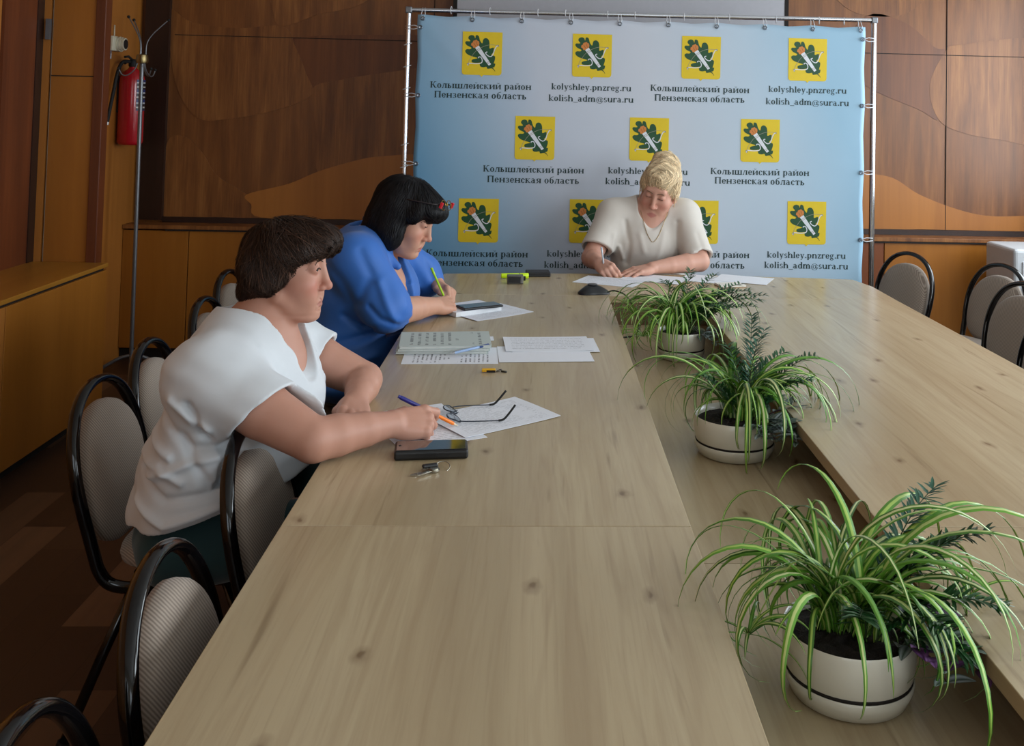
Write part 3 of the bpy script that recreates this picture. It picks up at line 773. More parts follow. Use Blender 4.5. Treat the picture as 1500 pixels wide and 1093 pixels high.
for k in range(4):
    a = R_(90 * k + 200); dx, dy = math.cos(a), math.sin(a)
    h = MB(); h.tube(catmull([(PX, PYY, .09), (PX + dx * .06, PYY + dy * .06, .08), (PX + dx * .15, PYY + dy * .15, .03), (PX + dx * .18, PYY + dy * .18, .012)], 4), .010, 10)
    h.build('leg', M['grey_metal'], cs, smooth=True)

ex, ey = -2.384, 5.90
fe = empty('fire_extinguisher', (ex, ey, 1.25), 'red fire extinguisher hanging on the left wall behind the coat stand', 'fire extinguisher')
M['red'] = plain('red_enamel', srgb(176, 22, 34), .25, coat=.4)
b = MB(); b.lathe([(.0, 0), (.055, .0), (.066, .008), (.07, .02), (.07, .36), (.066, .395), (.05, .425), (.028, .44), (.02, .45), (.02, .46), (0, .46)], (ex, ey, 1.262), 28); b.build('cylinder', M['red'], fe, smooth=True, angle=50)
b = MB()
for z0, z1 in ((.20, .42),):
    n = 12; vs = []
    for k in range(n + 1):
        a = R_(-48 + 62 * k / n)
        for z in (z0, z1 - .04): vs.append((ex + .0712 * math.cos(a), ey + .0712 * math.sin(a), 1.262 + z))
    fs = [(2 * k, 2 * k + 2, 2 * k + 3, 2 * k + 1) for k in range(n)]
    b.add(vs, fs)
t = NT('label_bands'); sp = t.n('ShaderNodeSeparateXYZ'); t.l(t.coord(), sp.inputs[0])
wv = t.math('FRACT', t.math('MULTIPLY', sp.outputs['Z'], 17.0))
t.base(t.ramp(wv, [(.0, srgb(30, 30, 40)), (.28, srgb(190, 190, 194)), (.42, srgb(36, 52, 110)), (.7, srgb(30, 28, 34)), (.86, srgb(200, 196, 190))], 'CONSTANT')); t.set(.4)
b.build('label', t.mat, fe, smooth=True)
b = MB(); b.lathe([(.018, .45), (.024, .46), (.024, .49), (.012, .5), (0, .5)], (ex, ey, 1.262), 16); b.tube([(ex, ey, 1.752), (ex - .015, ey - .03, 1.775), (ex - .02, ey - .07, 1.77)], .007, 8); b.tube([(ex, ey, 1.745), (ex - .015, ey - .03, 1.745), (ex - .02, ey - .065, 1.732)], .006, 8)
b.build('valve_handle', M['foot'], fe, smooth=True, angle=50)
b = MB(); hp = catmull([(ex - .01, ey - .02, 1.745), (ex - .03, ey - .07, 1.74), (ex - .04, ey - .11, 1.68), (ex - .045, ey - .145, 1.56), (ex - .05, ey - .175, 1.45), (ex - .052, ey - .19, 1.395)], 5); b.tube(hp, .010, 10); ho = b.build('hose', M['foot'], fe, smooth=True)
b = MB(); b.tube([(ex - .052, ey - .19, 1.397), (ex - .053, ey - .193, 1.380)], .009, 10); b.build('nozzle', M['white_frame'], ho, smooth=True, angle=50)
b = MB(); b.span((LEFT_X + .001, ey - .025, 1.45), (LEFT_X + .03, ey + .025, 1.66)); b.span((LEFT_X + .03, ey - .02, 1.60), (ex - .06, ey + .02, 1.63)); b.build('wall_bracket', M['foot'], fe)

sx_, sy_, sz_ = -2.33, 5.585, 1.80
si = empty('wall_siren', (LEFT_X, 5.80, 1.83), 'small cream wall siren with a round mouth high on the left corner wall', 'siren')
cream = plain('cream_plastic', srgb(206, 200, 178), .45)
b = MB(); b.span((LEFT_X + .001, 5.73, 1.80), (LEFT_X + .03, 5.87, 1.885)); b.build('base', cream, si, bevel=.006)
b = MB()
for k in range(3):
    b.tube([(LEFT_X + .03 + .014 * k, 5.80, 1.842), (LEFT_X + .042 + .014 * k, 5.80, 1.842)], .043 - .004 * k, 20)
b.build('horn', cream, si, smooth=True, angle=40)
b = MB(); b.tube([(LEFT_X + .070, 5.80, 1.842), (LEFT_X + .073, 5.80, 1.842)], .028, 20); b.build('mouth', M['gap'], si, smooth=True, angle=40)
b = MB(); b.tube([(LEFT_X + .004, 5.80, 1.88), (LEFT_X + .004, 5.80, 1.95)], .004, 8); b.build('cable', cream, si, smooth=True)
sg = MB(); sg.span((LEFT_X + .001, 5.665, 1.755), (LEFT_X + .004, 5.775, 1.80))
t = NT('small_sign_print'); f = t.noise(t.coord((1, 60, 40)), 1, 1)
t.base(t.ramp(f, [(.45, srgb(190, 192, 198)), (.56, srgb(120, 124, 138))])); t.set(.5)
tag(sg.build('wall_sign', t.mat), 'tiny white label strip stuck to the wall under the siren', 'sign')
# ---------------------------------------------------------------- people: smooth blended bodies, one continuous surface each
V3 = lambda *a: np.array(a, float)
def unit(v): v = np.asarray(v, float); return v / np.linalg.norm(v)
class Prim:
    op = '+'; k = .02
    def box(s): return s.lo, s.hi
class E(Prim):
    def __init__(s, c, r, rot=None, k=.02, op='+'):
        s.c = np.asarray(c, float); s.r = np.asarray(r, float); s.R = None if rot is None else np.asarray(rot, float); s.k = k; s.op = op
        h = s.r if s.R is None else np.sqrt(((s.R * s.r) ** 2).sum(1))
        s.lo, s.hi = s.c - h, s.c + h
    def ev(s, P):
        q = P - s.c
        if s.R is not None: q = q @ s.R
        k0 = np.sqrt(((q / s.r) ** 2).sum(1)); k1 = np.sqrt(((q / s.r ** 2) ** 2).sum(1)) + 1e-9
        return np.where(k0 < .25, -(s.r.min()) * (1 - k0), k0 * (k0 - 1) / k1)
class RC(Prim):
    def __init__(s, a, b, ra, rb, k=.02, op='+'):
        s.a = np.asarray(a, float); s.b = np.asarray(b, float); s.ra, s.rb = ra, rb; s.k = k; s.op = op
        s.lo = np.minimum(s.a - ra, s.b - rb); s.hi = np.maximum(s.a + ra, s.b + rb)
    def ev(s, P):
        ab = s.b - s.a; t_ = np.clip(((P - s.a) @ ab) / (ab @ ab + 1e-12), 0, 1)
        return np.sqrt(((P - s.a - t_[:, None] * ab) ** 2).sum(1)) - (s.ra + (s.rb - s.ra) * t_)
class Half(Prim):
    """keeps / cuts the side of a plane, inside a box"""
    def __init__(s, c, n, lo, hi, k=.004, op='-'):
        s.c = np.asarray(c, float); s.n = unit(n); s.lo = np.asarray(lo, float); s.hi = np.asarray(hi, float); s.k = k; s.op = op
    def ev(s, P):
        d = (s.c - P) @ s.n
        q = np.maximum(s.lo - P, P - s.hi).max(1)
        return np.maximum(d, q)
class Grp(Prim):
    def __init__(s, ch, k=.02, op='+', disp=None):
        s.ch = ch; s.k = k; s.op = op; s.disp = disp
        ad = [c for c in ch if c.op == '+']
        s.lo = np.min([c.lo for c in ad], 0); s.hi = np.max([c.hi for c in ad], 0)
    def ev(s, P):
        d = np.full(len(P), 1.0)
        for c in s.ch:
            m = .055 + c.k
            w_ = np.nonzero(((P > c.lo - m) & (P < c.hi + m)).all(1))[0]
            if len(w_) == 0: continue
            e = c.ev(P[w_]); b = d[w_]; k = max(c.k, 1e-5)
            if c.op == '+':
                h = np.maximum(k - np.abs(e - b), 0) / k; d[w_] = np.minimum(e, b) - h * h * k * .25
            else:
                e = -e; h = np.maximum(k - np.abs(e - b), 0) / k; d[w_] = np.maximum(e, b) + h * h * k * .25
        if s.disp is not None:
            w_ = np.nonzero(np.abs(d) < .05)[0]
            if len(w_): d[w_] += s.disp(P[w_])
        return d
def chain(pts, rs, k=.015, op='+'):
    return [RC(pts[i], pts[i + 1], rs[i], rs[i + 1], k, op) for i in range(len(pts) - 1)]
def axis(lo, hi, coarse, fine):
    """grid lines from lo to hi: step `coarse`, refined inside the (a, b, step) spans of `fine`"""
    xs = [lo]
    while xs[-1] < hi:
        st_ = coarse
        for a, b, f in fine:
            if a - .004 <= xs[-1] <= b: st_ = min(st_, f)
        xs.append(xs[-1] + st_)
    while (len(xs) - 1) % 4: xs.append(xs[-1] + coarse)
    return np.array(xs)
def mesh_of(node, coarse=.006, fine=((), (), ()), pad=.012):
    ax = [axis(node.lo[i] - pad, node.hi[i] + pad, coarse, fine[i]) for i in range(3)]
    n = [len(a) for a in ax]; nc = [(q - 1) // 4 for q in n]
    cen = [a[2::4][:c] for a, c in zip(ax, nc)]
    Pc = np.stack(np.meshgrid(*cen, indexing='ij'), -1).reshape(-1, 3)
    hd = np.stack(np.meshgrid(*[(a[4::4][:c] - a[0:-1:4][:c]) for a, c in zip(ax, nc)], indexing='ij'), -1).reshape(-1, 3)
    hd = np.sqrt((hd ** 2).sum(1)) * .5
    dc = node.ev(Pc)
    near = np.nonzero(np.abs(dc) < hd * 1.45 + .006)[0]
    D = np.empty(n, np.float32)
    sg = np.where(dc < 0, -1., 1.).astype(np.float32).reshape(nc)
    for a_ in range(3): sg = np.repeat(sg, 4, a_)
    D[:] = 1; D[:sg.shape[0], :sg.shape[1], :sg.shape[2]] = sg
    ci = np.stack(np.unravel_index(near, nc), -1) * 4
    of = np.stack(np.meshgrid(*[np.arange(5)] * 3, indexing='ij'), -1).reshape(-1, 3)
    flag = np.zeros(n, bool)
    for s0 in range(0, len(ci), 20000):
        idx = (ci[s0:s0 + 20000, None, :] + of[None]).reshape(-1, 3)
        flag[idx[:, 0], idx[:, 1], idx[:, 2]] = True
    I = np.nonzero(flag)
    for s0 in range(0, len(I[0]), 400000):
        i, j, k = (q[s0:s0 + 400000] for q in I)
        D[i, j, k] = node.ev(np.stack([ax[0][i], ax[1][j], ax[2][k]], -1))
    S = (D < 0).astype(np.int8)
    c8 = sum(S[a:n[0] - 1 + a, b:n[1] - 1 + b, c:n[2] - 1 + c] for a in (0, 1) for b in (0, 1) for c in (0, 1))
    ce = np.stack(np.nonzero((c8 > 0) & (c8 < 8)), -1)
    cor = np.array([(a, b, c) for a in (0, 1) for b in (0, 1) for c in (0, 1)])
    val = np.stack([D[ce[:, 0] + a, ce[:, 1] + b, ce[:, 2] + c] for a, b, c in cor], -1)
    org = np.stack([ax[q][ce[:, q]] for q in range(3)], -1); stp = np.stack([ax[q][ce[:, q] + 1] - ax[q][ce[:, q]] for q in range(3)], -1)
    acc = np.zeros((len(ce), 3)); cnt = np.zeros(len(ce))
    for a in range(8):
        for b in range(a + 1, 8):
            if np.abs(cor[a] - cor[b]).sum() != 1: continue
            va, vb = val[:, a], val[:, b]; x = (va < 0) != (vb < 0)
            t_ = np.where(x, va / np.where(x, va - vb, 1), 0)
            acc += np.where(x[:, None], cor[a] + t_[:, None] * (cor[b] - cor[a]), 0); cnt += x
    vert = org + acc / cnt[:, None] * stp
    lut = np.full([q - 1 for q in n], -1, np.int32); lut[ce[:, 0], ce[:, 1], ce[:, 2]] = np.arange(len(ce))
    quads = []
    for a_ in range(3):
        u_, v_ = (a_ + 1) % 3, (a_ + 2) % 3
        s1 = [slice(1, n[q] - 1) for q in range(3)]; s1[a_] = slice(0, n[a_] - 1)
        s2 = list(s1); s2[a_] = slice(1, n[a_])
        A, B = S[tuple(s1)], S[tuple(s2)]
        e = np.stack(np.nonzero(A != B), -1)
        off = np.ones(3, int); off[a_] = 0
        g_ = e + off
        sgn = A[e[:, 0], e[:, 1], e[:, 2]]
        def at_(du, dv):
            q = g_.copy(); q[:, u_] -= du; q[:, v_] -= dv
            return lut[q[:, 0], q[:, 1], q[:, 2]]
        Q = np.stack([at_(1, 1), at_(0, 1), at_(0, 0), at_(1, 0)], -1)
        Q = np.where((sgn == 1)[:, None], Q, Q[:, ::-1])
        quads.append(Q)
    Q = np.concatenate(quads); Q = Q[(Q >= 0).all(1)]
    return vert, Q
def grad(node, P, h=.0015):
    g_ = np.stack([node.ev(P + V3(h, 0, 0)) - node.ev(P - V3(h, 0, 0)), node.ev(P + V3(0, h, 0)) - node.ev(P - V3(0, h, 0)), node.ev(P + V3(0, 0, h)) - node.ev(P - V3(0, 0, h))], -1)
    return g_ / (np.sqrt((g_ ** 2).sum(1))[:, None] + 1e-9)
def proj(node, P, off=0., it=4):
    P = np.array(P, float)
    for _ in range(it):
        P -= (node.ev(P) - off)[:, None] * grad(node, P) * .9
    return P
def skin_obj(name, V, Q, mat_, parent, tone=None):
    me = bpy.data.meshes.new(name)
    off = np.array(world_of(parent)) if parent is not None else np.zeros(3)
    me.vertices.add(len(V)); me.vertices.foreach_set('co', (V - off).astype(np.float32).ravel())
    me.loops.add(Q.size); me.polygons.add(len(Q))
    me.polygons.foreach_set('loop_start', np.arange(0, Q.size, Q.shape[1], dtype=np.int32))
    me.loops.foreach_set('vertex_index', Q.astype(np.int32).ravel())
    me.update(); me.validate()
    me.polygons.foreach_set('use_smooth', np.ones(len(me.polygons), bool))
    if tone is not None:
        at_ = me.color_attributes.new('tone', 'FLOAT_COLOR', 'POINT')
        at_.data.foreach_set('color', np.concatenate([tone, np.ones((len(V), 1))], 1).astype(np.float32).ravel())
    me.materials.append(mat_)
    o = bpy.data.objects.new(name, me); COL.objects.link(o)
    if parent is not None: o.parent = parent
    return o
def strands(node, roots, flow, L, step=.008, off=.0015, wd=.0013, col=(.05, .03, .02), var=.35, seed=1, jit=.25, lift=0.):
    """combed locks: fine flat hairs that follow the surface of the hair; returns verts, quads, colours"""
    rg = np.random.default_rng(seed); N_ = len(roots)
    o_ = off * (.3 + 1.4 * rg.random(N_)); P = proj(node, roots, o_); S_ = max(int(L / step), 3)
    n_ = grad(node, P); pts = [P.copy()]; nor = [n_]
    jv = rg.normal(0, jit, (N_, 3)); ln = .55 + .9 * rg.random(N_)
    for s in range(S_):
        f = flow(P); f = f / (np.sqrt((f ** 2).sum(1))[:, None] + 1e-9) + jv
        n_ = grad(node, P); f -= (f * n_).sum(1)[:, None] * n_; f /= np.sqrt((f ** 2).sum(1))[:, None] + 1e-9
        P = P + f * step * ln[:, None]
        P = P - (node.ev(P) - o_ - lift * (s / S_) ** 2)[:, None] * n_ * .8
        pts.append(P.copy()); nor.append(n_)
    T = len(pts); pts = np.array(pts); nor = np.array(nor)
    tan = np.gradient(pts, axis=0); sd = np.cross(tan, nor); sd /= np.sqrt((sd ** 2).sum(-1))[..., None] + 1e-9
    wv_ = (wd * np.sin(np.linspace(.25, math.pi - .06, T)) ** .7)[:, None, None] * (.6 + .8 * rg.random(N_))[None, :, None]
    Lf, Rt = pts + sd * wv_, pts - sd * wv_; Md = pts + nor * wv_ * .6
    V = np.stack([Lf, Md, Rt], 2).transpose(1, 0, 2, 3).reshape(-1, 3)
    b = (np.arange(N_) * T * 3)[:, None, None]; i = (np.arange(T - 1) * 3)[None, :, None]
    q = np.concatenate([np.stack([b + i, b + i + 1, b + i + 4, b + i + 3], -1), np.stack([b + i + 1, b + i + 2, b + i + 5, b + i + 4], -1)], 2).reshape(-1, 4)
    c_ = np.repeat(np.array(col)[None] * np.exp(rg.normal(0, var, (N_, 1))), T * 3, 0)
    return V, q, c_
def hair_obj(name, node, parent, mat_, flow, col, nst, L, fine, off=.0015, wd=.0013, seed=1, var=.35, lift=0., keep=None, jit=.25, step=.008):
    V, Q = mesh_of(node, fine)
    rg = np.random.default_rng(seed)
    pool = V if keep is None else V[keep(V)]
    r = pool[rg.integers(0, len(pool), nst)] + rg.normal(0, .002, (nst, 3))
    V2, Q2, c2 = strands(node, r, flow, L, step, off, wd, col, var, seed, jit, lift)
    c1 = np.repeat(np.array(col)[None] * .85, len(V), 0)
    return skin_obj(name, np.concatenate([V, V2]), np.concatenate([Q, Q2 + len(V)]), mat_, parent, np.concatenate([c1, c2]))
def wav(P, k, a, seed):
    """soft unevenness"""
    rg = np.random.default_rng(seed); out = 0
    for _ in range(6):
        d = rg.normal(0, 1, 3); d /= np.linalg.norm(d); out = out + np.sin(P @ d * k * (.6 + .9 * rg.random()) + rg.random() * 6.3)
    return out * a / 6
def ridge(P, pts, amp, wd, ax=None):
    """a fold along a polyline; ax drops one axis so that the fold runs through it"""
    keep_ = [i for i in range(3) if i != ax]; out = np.full(len(P), 9.); q = P[:, keep_]
    pts = [np.asarray(p, float) for p in pts]
    if ax is None or len(pts[0]) == 3: pts = [p[keep_] for p in pts]
    for a, b in zip(pts[:-1], pts[1:]):
        ab = b - a; t_ = np.clip(((q - a) @ ab) / (ab @ ab), 0, 1)
        out = np.minimum(out, ((q - a - t_[:, None] * ab) ** 2).sum(1))
    return -amp * np.exp(-out / wd ** 2)

def head_frame(o, fwd, up, S=1.0):
    f = unit(fwd); u_ = np.asarray(up, float); r = unit(np.cross(f, u_)); u_ = np.cross(r, f)
    Rm = np.stack([r, f, u_], 1)
    o = np.asarray(o, float)
    return o, Rm, (lambda *p: o + Rm @ (np.array(p, float) * S)), (lambda P: (P - o) @ Rm / S)
def head_prims(Rm, L, full=1.0, eye=.003, neck=None, nk=.058, jowl=1.0, S=1.0, chub=.0):
    e = lambda c, r, k=.02, op='+': E(L(*c), np.array(r) * S, Rm, k, op)
    rc = lambda a, b, ra, rb, k=.012, op='+': RC(L(*a), L(*b), ra * S, rb * S, k, op)
    p = [e((0, -.010, .038), (.071 * full, .090, .080)), e((0, .028, -.010), (.0625 * full, .064, .085)),
         e((0, .042, -.068), (.047 * full, .047, .046)), e((0, .077, -.103), (.017, .015, .0135), .022),
         rc((-.053 * full, .006, -.060), (-.018, .068, -.102), .018 * jowl, .013, .025), rc((.053 * full, .006, -.060), (.018, .068, -.102), .018 * jowl, .013, .025)]
    if chub: p += [e((0, .028, -.103), (.040, .042, chub), .03)]
    for s in (-1, 1):
        p += [e((s * .040, .057, -.032), (.026 * full, .031, .028), .022), e((s * .030, .068, -.064), (.017 * full, .022, .022), .02)]
    p += [rc((-.034, .0775, .036), (.034, .0775, .036), .0125, .0125, .02)]
    for s in (-1, 1): p += [e((s * .031, .108, .011), (.019, .019, .0145), .016, '-')]
    p += [rc((0, .087, .026), (0, .1055, -.029), .0072, .0098, .014), e((0, .1085, -.034), (.0112, .0112, .0100), .008)]
    for s in (-1, 1): p += [e((s * .0122, .0975, -.0385), (.0080, .0095, .0072), .006), e((s * .006, .1035, -.0450), (.0038, .006, .0032), .003, '-')]
    for s in (-1, 1):
        p += [e((s * .031, .0785, .009), (.0150, .0142, .0128), .007)]
        if eye > 0: p += [e((s * .0315, .0930, .0085), (.0125, .0060, eye), .0015, '-')]
        p += [e((s * .0755, -.004, -.010), (.0095, .021, .032), .008), e((s * .0825, .000, -.006), (.006, .011, .019), .006, '-'), e((s * .0740, .002, -.040), (.0080, .010, .011), .005)]
    p += [rc((-.021, .0870, -.0718), (0, .0900, -.0708), .0045, .0056, .007), rc((.021, .0870, -.0718), (0, .0900, -.0708), .0045, .0056, .007), rc((-.016, .0870, -.0822), (.016, .0870, -.0822), .0060, .0060, .007),
          rc((-.0225, .0940, -.0768), (.0225, .0940, -.0768), .0018, .0018, .003, '-'),
          e((0, .097, -.059), (.004, .006, .007), .006, '-'), e((0, .093, -.0905), (.014, .006, .0035), .006, '-')]
    if neck is not None: p += [RC(L(0, -.024, -.045), neck, nk, nk * 1.08, .022)]
    return p
def hand_prims(wr, fwd, dor, side, curl, thumb=None, s=1.0, spread=1.0, fat=1.0):
    X = unit(fwd); Z = np.asarray(dor, float); Z = unit(Z - X * (Z @ X)); T = np.cross(Z, X) * side
    pt = lambda x, t_, z=0.: np.asarray(wr, float) + (X * x + T * t_ + Z * z) * s
    rot = np.stack([X, T, Z], 1)
    mcp = [(.086, .029), (.091, .009), (.086, -.011), (.076, -.029)]
    seg = [(.040, .024, .020), (.045, .027, .021), (.041, .025, .020), (.031, .019, .017)]
    palm = [E(pt(.046, 0, -.002), (.052 * s, .037 * s, .0155 * s * fat), rot, .012), E(pt(.030, .022, -.010), (.032 * s, .018 * s, .016 * s), rot, .012), E(pt(.036, -.024, -.008), (.036 * s, .014 * s, .015 * s), rot, .012)]
    for x, t_ in mcp: palm.append(RC(pt(.0, t_ * .45), pt(x, t_, -.001), .0175 * s, .0112 * s * fat, .008))
    fing = []
    for i, ((x, t_), sg, cu) in enumerate(zip(mcp, seg, curl)):
        p = pt(x, t_); a = 0; r0 = (.0100, .0102, .0097, .0086)[i] * s * fat
        sp_ = (7, 2, -3, -9)[i] * spread
        d0 = X * math.cos(R_(sp_)) + T * math.sin(R_(sp_)); pts = [p]; rs = [r0 * 1.08]
        for q, (ln, c_) in enumerate(zip(sg, cu)):
            a += R_(c_); d = d0 * math.cos(a) - Z * math.sin(a)
            p = p + d * ln * s; pts.append(p); rs.append(r0 * (.95, .86, .74)[q])
        fing.append(Grp(chain(pts, rs, .003), .006))
        palm.append(E(pt(x - .002, t_, .0045), (.009 * s, .0075 * s, .0055 * s), rot, .006))
    th = thumb or [(.020, .020, -.010), (.050, .042, -.020), (.080, .046, -.027), (.103, .040, -.031)]
    tp = [pt(*q) for q in th]
    fing.append(Grp(chain(tp, [.0150 * s, .0125 * s * fat, .0108 * s * fat, .0085 * s], .004), .010))
    f = fing[0]; f.k = .006
    for q in fing[1:-1]: q.k = .0035
    return [Grp(palm, .01)] + [Grp(fing[:4], .007), fing[4]]
def limb(sh, el, wr, r, k=.006):
    """upper arm and forearm with the swell of the muscle below each joint"""
    sh, el, wr = (np.asarray(q, float) for q in (sh, el, wr))
    a = sh + (el - sh) * .5; f1 = el + (wr - el) * .28; f2 = el + (wr - el) * .62
    return chain([sh, a, el], [r[0], r[1], r[2]], k) + chain([el, f1, f2, wr], [r[2], r[3], r[4], r[5]], k)

t = NT('skin'); at = t.n('ShaderNodeAttribute', attribute_name='tone')
f = t.noise(t.coord(), 55, 4); f2 = t.noise(t.coord(), 380, 2)
c = t.mix(t.math('MULTIPLY', f, .30), at.outputs['Color'], t.mix(.35, at.outputs['Color'], srgb(170, 90, 76)))
t.base(c); t.bump(f2, .10, .0006)
t.b.inputs['Subsurface Weight'].default_value = .12; t.b.inputs['Subsurface Radius'].default_value = (.012, .005, .003); t.b.inputs['Subsurface Scale'].default_value = .6
M['skin'] = t.set(.50, spec=.35)
t = NT('hair'); at = t.n('ShaderNodeAttribute', attribute_name='tone'); t.base(at.outputs['Color']); M['hair'] = t.set(.5, spec=.22)
def cloth(name, rough=.85, sheen=.2, weave=900, bump=.12):
    t = NT(name); at = t.n('ShaderNodeAttribute', attribute_name='tone')
    f = t.noise(t.coord((1, 1, 1)), 24, 4); f2 = t.noise(t.coord(), weave, 2)
    t.base(t.mix(t.math('MULTIPLY', f, .12), at.outputs['Color'], t.mix(.6, at.outputs['Color'], (0, 0, 0, 1))))
    h = t.math('ADD', t.math('MULTIPLY', f2, .3), f); t.bump(h, bump, .004)
    return t.set(rough, sheen=sheen)
M['cloth'] = cloth('knit_cloth'); M['silk'] = cloth('smooth_blouse_cloth', .6, .1, 600, .10)
M['lash'] = plain('dark_lashes', srgb(28, 20, 18), .7)
t = NT('eye'); sp = t.n('ShaderNodeSeparateXYZ'); t.l(t.coord(kind='Object'), sp.inputs[0])
rr = t.math('SQRT', t.math('ADD', t.math('POWER', sp.outputs['X'], 2), t.math('POWER', sp.outputs['Z'], 2)))
t.base(t.ramp(t.math('MULTIPLY', rr, 100), [(.0, (.005, .005, .005)), (.26, (.02, .02, .02)), (.30, srgb(70, 78, 74)[:3]), (.55, srgb(60, 66, 62)[:3]), (.60, srgb(205, 196, 190)[:3])], 'LINEAR')); M['eye'] = t.set(.12)

def eyes(parent, o, Rm, L, look=(0, 1, 0), open_=True):
    for s in (-1, 1):
        if not open_: continue
        b = MB(); b.sphere((0, 0, 0), .0124, 18, 12)
        ob = b.build('eye', M['eye'], parent, smooth=True, local=True)
        c_ = L(s * .031, .0785, .009); ob.location = Vector(c_) - world_of(parent)
        fr = head_frame(c_, Rm @ unit(look), Rm[:, 2])[1]
        ob.rotation_euler = Matrix(fr.tolist()).to_euler()
def brow_lash(parent, node, L, colr, lid=.0118, brow_z=.031, thick=.0028, both=True):
    m = plain('eyebrow_hair', colr, .7)
    for s in (-1, 1):
        P = [L(s * x, .10, z) for x, z in ((.013, brow_z - .002), (.022, brow_z + .002), (.033, brow_z + .004), (.043, brow_z + .001), (.051, brow_z - .005))]
        P = proj(node, P, .0004, 6); b = MB(); b.tube(catmull([tuple(p) for p in P], 4), [thick * (.75 + .4 * math.sin(3.1 * i / 16)) * (1 if i < 13 else .6) for i in range(17)], 6, r2=.6); b.build('eyebrow', m, parent, smooth=True)
        P = [L(s * x, .10, z) for x, z in ((.0185, .0075), (.024, lid - .0006), (.031, lid + .0008), (.038, lid - .0002), (.0455, .0072))]
        P = proj(node, P, .0006, 6); b = MB(); b.tube(catmull([tuple(p) for p in P], 4), .0011, 6); b.build('eyelash', M['lash'], parent, smooth=True)
def skin_tone(base, lip, flush, o, Rm, S=1.0):
    base, lip, flush = (np.array(srgb(*q)[:3]) for q in (base, lip, flush))
    def f(V):
        q = (V - o) @ Rm / S; c_ = np.repeat(base[None], len(V), 0)
        def put(w_, col):
            nonlocal c_
            w_ = np.clip(w_, 0, 1)[:, None]; c_ = c_ * (1 - w_) + col * w_
        near = (q[:, 1] > .02) & (np.abs(q[:, 0]) < .09) & (np.abs(q[:, 2]) < .15)
        for s in (-1, 1): put(.55 * near * np.exp(-((q[:, 0] - s * .042) / .024) ** 2 - ((q[:, 2] + .032) / .022) ** 2), flush)
        put(.45 * near * (q[:, 1] > .09) * np.exp(-(q[:, 0] / .016) ** 2 - ((q[:, 2] + .034) / .016) ** 2), flush)
        e1 = (q[:, 0] / .0235) ** 2 + ((q[:, 2] + .0768) / (.0115 * (1.05 - .7 * np.clip(np.abs(q[:, 0]) / .024, 0, 1)))) ** 2
        put(.62 * (q[:, 1] > .07) * np.clip((1.15 - e1) / .4, 0, 1) * (np.abs(q[:, 0]) < .03), lip)
        for s in (-1, 1): put(.28 * near * np.exp(-((q[:, 0] - s * .031) / .017) ** 2 - ((q[:, 2] - .006) / .012) ** 2), flush * .75)
        return c_
    return f
def flat_tone(col):
    col = np.array(srgb(*col)[:3])
    return lambda V: np.repeat(col[None], len(V), 0)
def garment(name, node, parent, m, tone, coarse=.006, fine=((), (), ())):
    V, Q = mesh_of(node, coarse, fine)
    return skin_obj(name, V, Q, m, parent, tone(V))
def spans(*cs):
    """fine grid spans around (centre, halfsize, step) boxes"""
    return tuple([(c_[i] - h[i], c_[i] + h[i], st_) for c_, h, st_ in cs] for i in range(3))
# ---------------------------------------------------------------- the woman in the white T-shirt (near, in profile)
HAIR_STEP = .0035
p1 = empty('person', (-.78, 2.48, 0), 'short haired woman in a white T-shirt seated nearest, writing with an orange pen', 'person')
o1, R1, L1, I1 = head_frame((-.622, 2.50, 1.120), (.992, -.07, -.05), (.03, .0, 1), 1.01)
SH_R, EL_R, WR_R = V3(-.715, 2.275, .905), V3(-.475, 2.205, .800), V3(-.322, 2.330, .797)
SH_L, EL_L, WR_L = V3(-.68, 2.70, .895), V3(-.452, 2.70, .795), V3(-.445, 2.545, .785)
torso1 = lambda g: [E((-.700, 2.485, .815), (.155 + g, .200 + g, .19 + g), k=.05), E((-.695, 2.485, .925), (.110 + g, .170 + g, .09 + g), k=.05),
                    E((-.665, 2.485, .80), (.125 + g, .165 + g, .115 + g), k=.05), E((-.735, 2.475, .645), (.185 + g, .215 + g, .17 + g), k=.06), E((-.745, 2.475, .54), (.18 + g, .225 + g, .085 + g), k=.05),
                    RC((-.69, 2.48, .965), SH_R, .068 + g, .060 + g, .05), RC((-.68, 2.48, .965), SH_L, .070 + g, .062 + g, .05)]
face1 = head_prims(R1, L1, .97, .0044, V3(-.705, 2.485, .94), .055, 1.0, 1.01, .012)
b1 = Grp(face1 + [RC((-.66, 2.49, .985), (-.625, 2.49, .90), .05, .06, .04)] + torso1(-.015)[:3] + torso1(-.015)[5:] + [E((-.725, 2.475, .64), (.12, .15, .18), k=.05)]
         + limb(SH_R, EL_R, WR_R, (.064, .061, .047, .045, .038, .028)) + limb(SH_L, EL_L, WR_L, (.060, .058, .046, .045, .037, .028))
         + hand_prims(WR_R, (.84, .50, -.08), (.12, -.66, .72), 1, [(24, 52, 30), (54, 60, 40), (66, 72, 45), (70, 74, 45)], [(.020, .020, -.010), (.046, .040, -.022), (.070, .040, -.034), (.092, .030, -.042)], 1.0, .4, 1.08)
         + hand_prims(WR_L, (.10, -.93, -.10), (.35, .1, .94), -1, [(40, 70, 50), (45, 72, 50), (48, 72, 50), (50, 70, 50)], [(.02, .02, -.01), (.046, .036, -.022), (.068, .026, -.034), (.082, .010, -.038)], 1.0, .3, 1.06)
         + chain([V3(-.78, 2.37, .53), V3(-.34, 2.37, .545)], [.08, .062], .03) + chain([V3(-.78, 2.58, .53), V3(-.34, 2.58, .545)], [.08, .062], .03)
         + chain([V3(-.34, 2.37, .545), V3(-.36, 2.37, .09)], [.055, .04], .03) + chain([V3(-.34, 2.58, .545), V3(-.36, 2.58, .09)], [.055, .04], .03), .02)
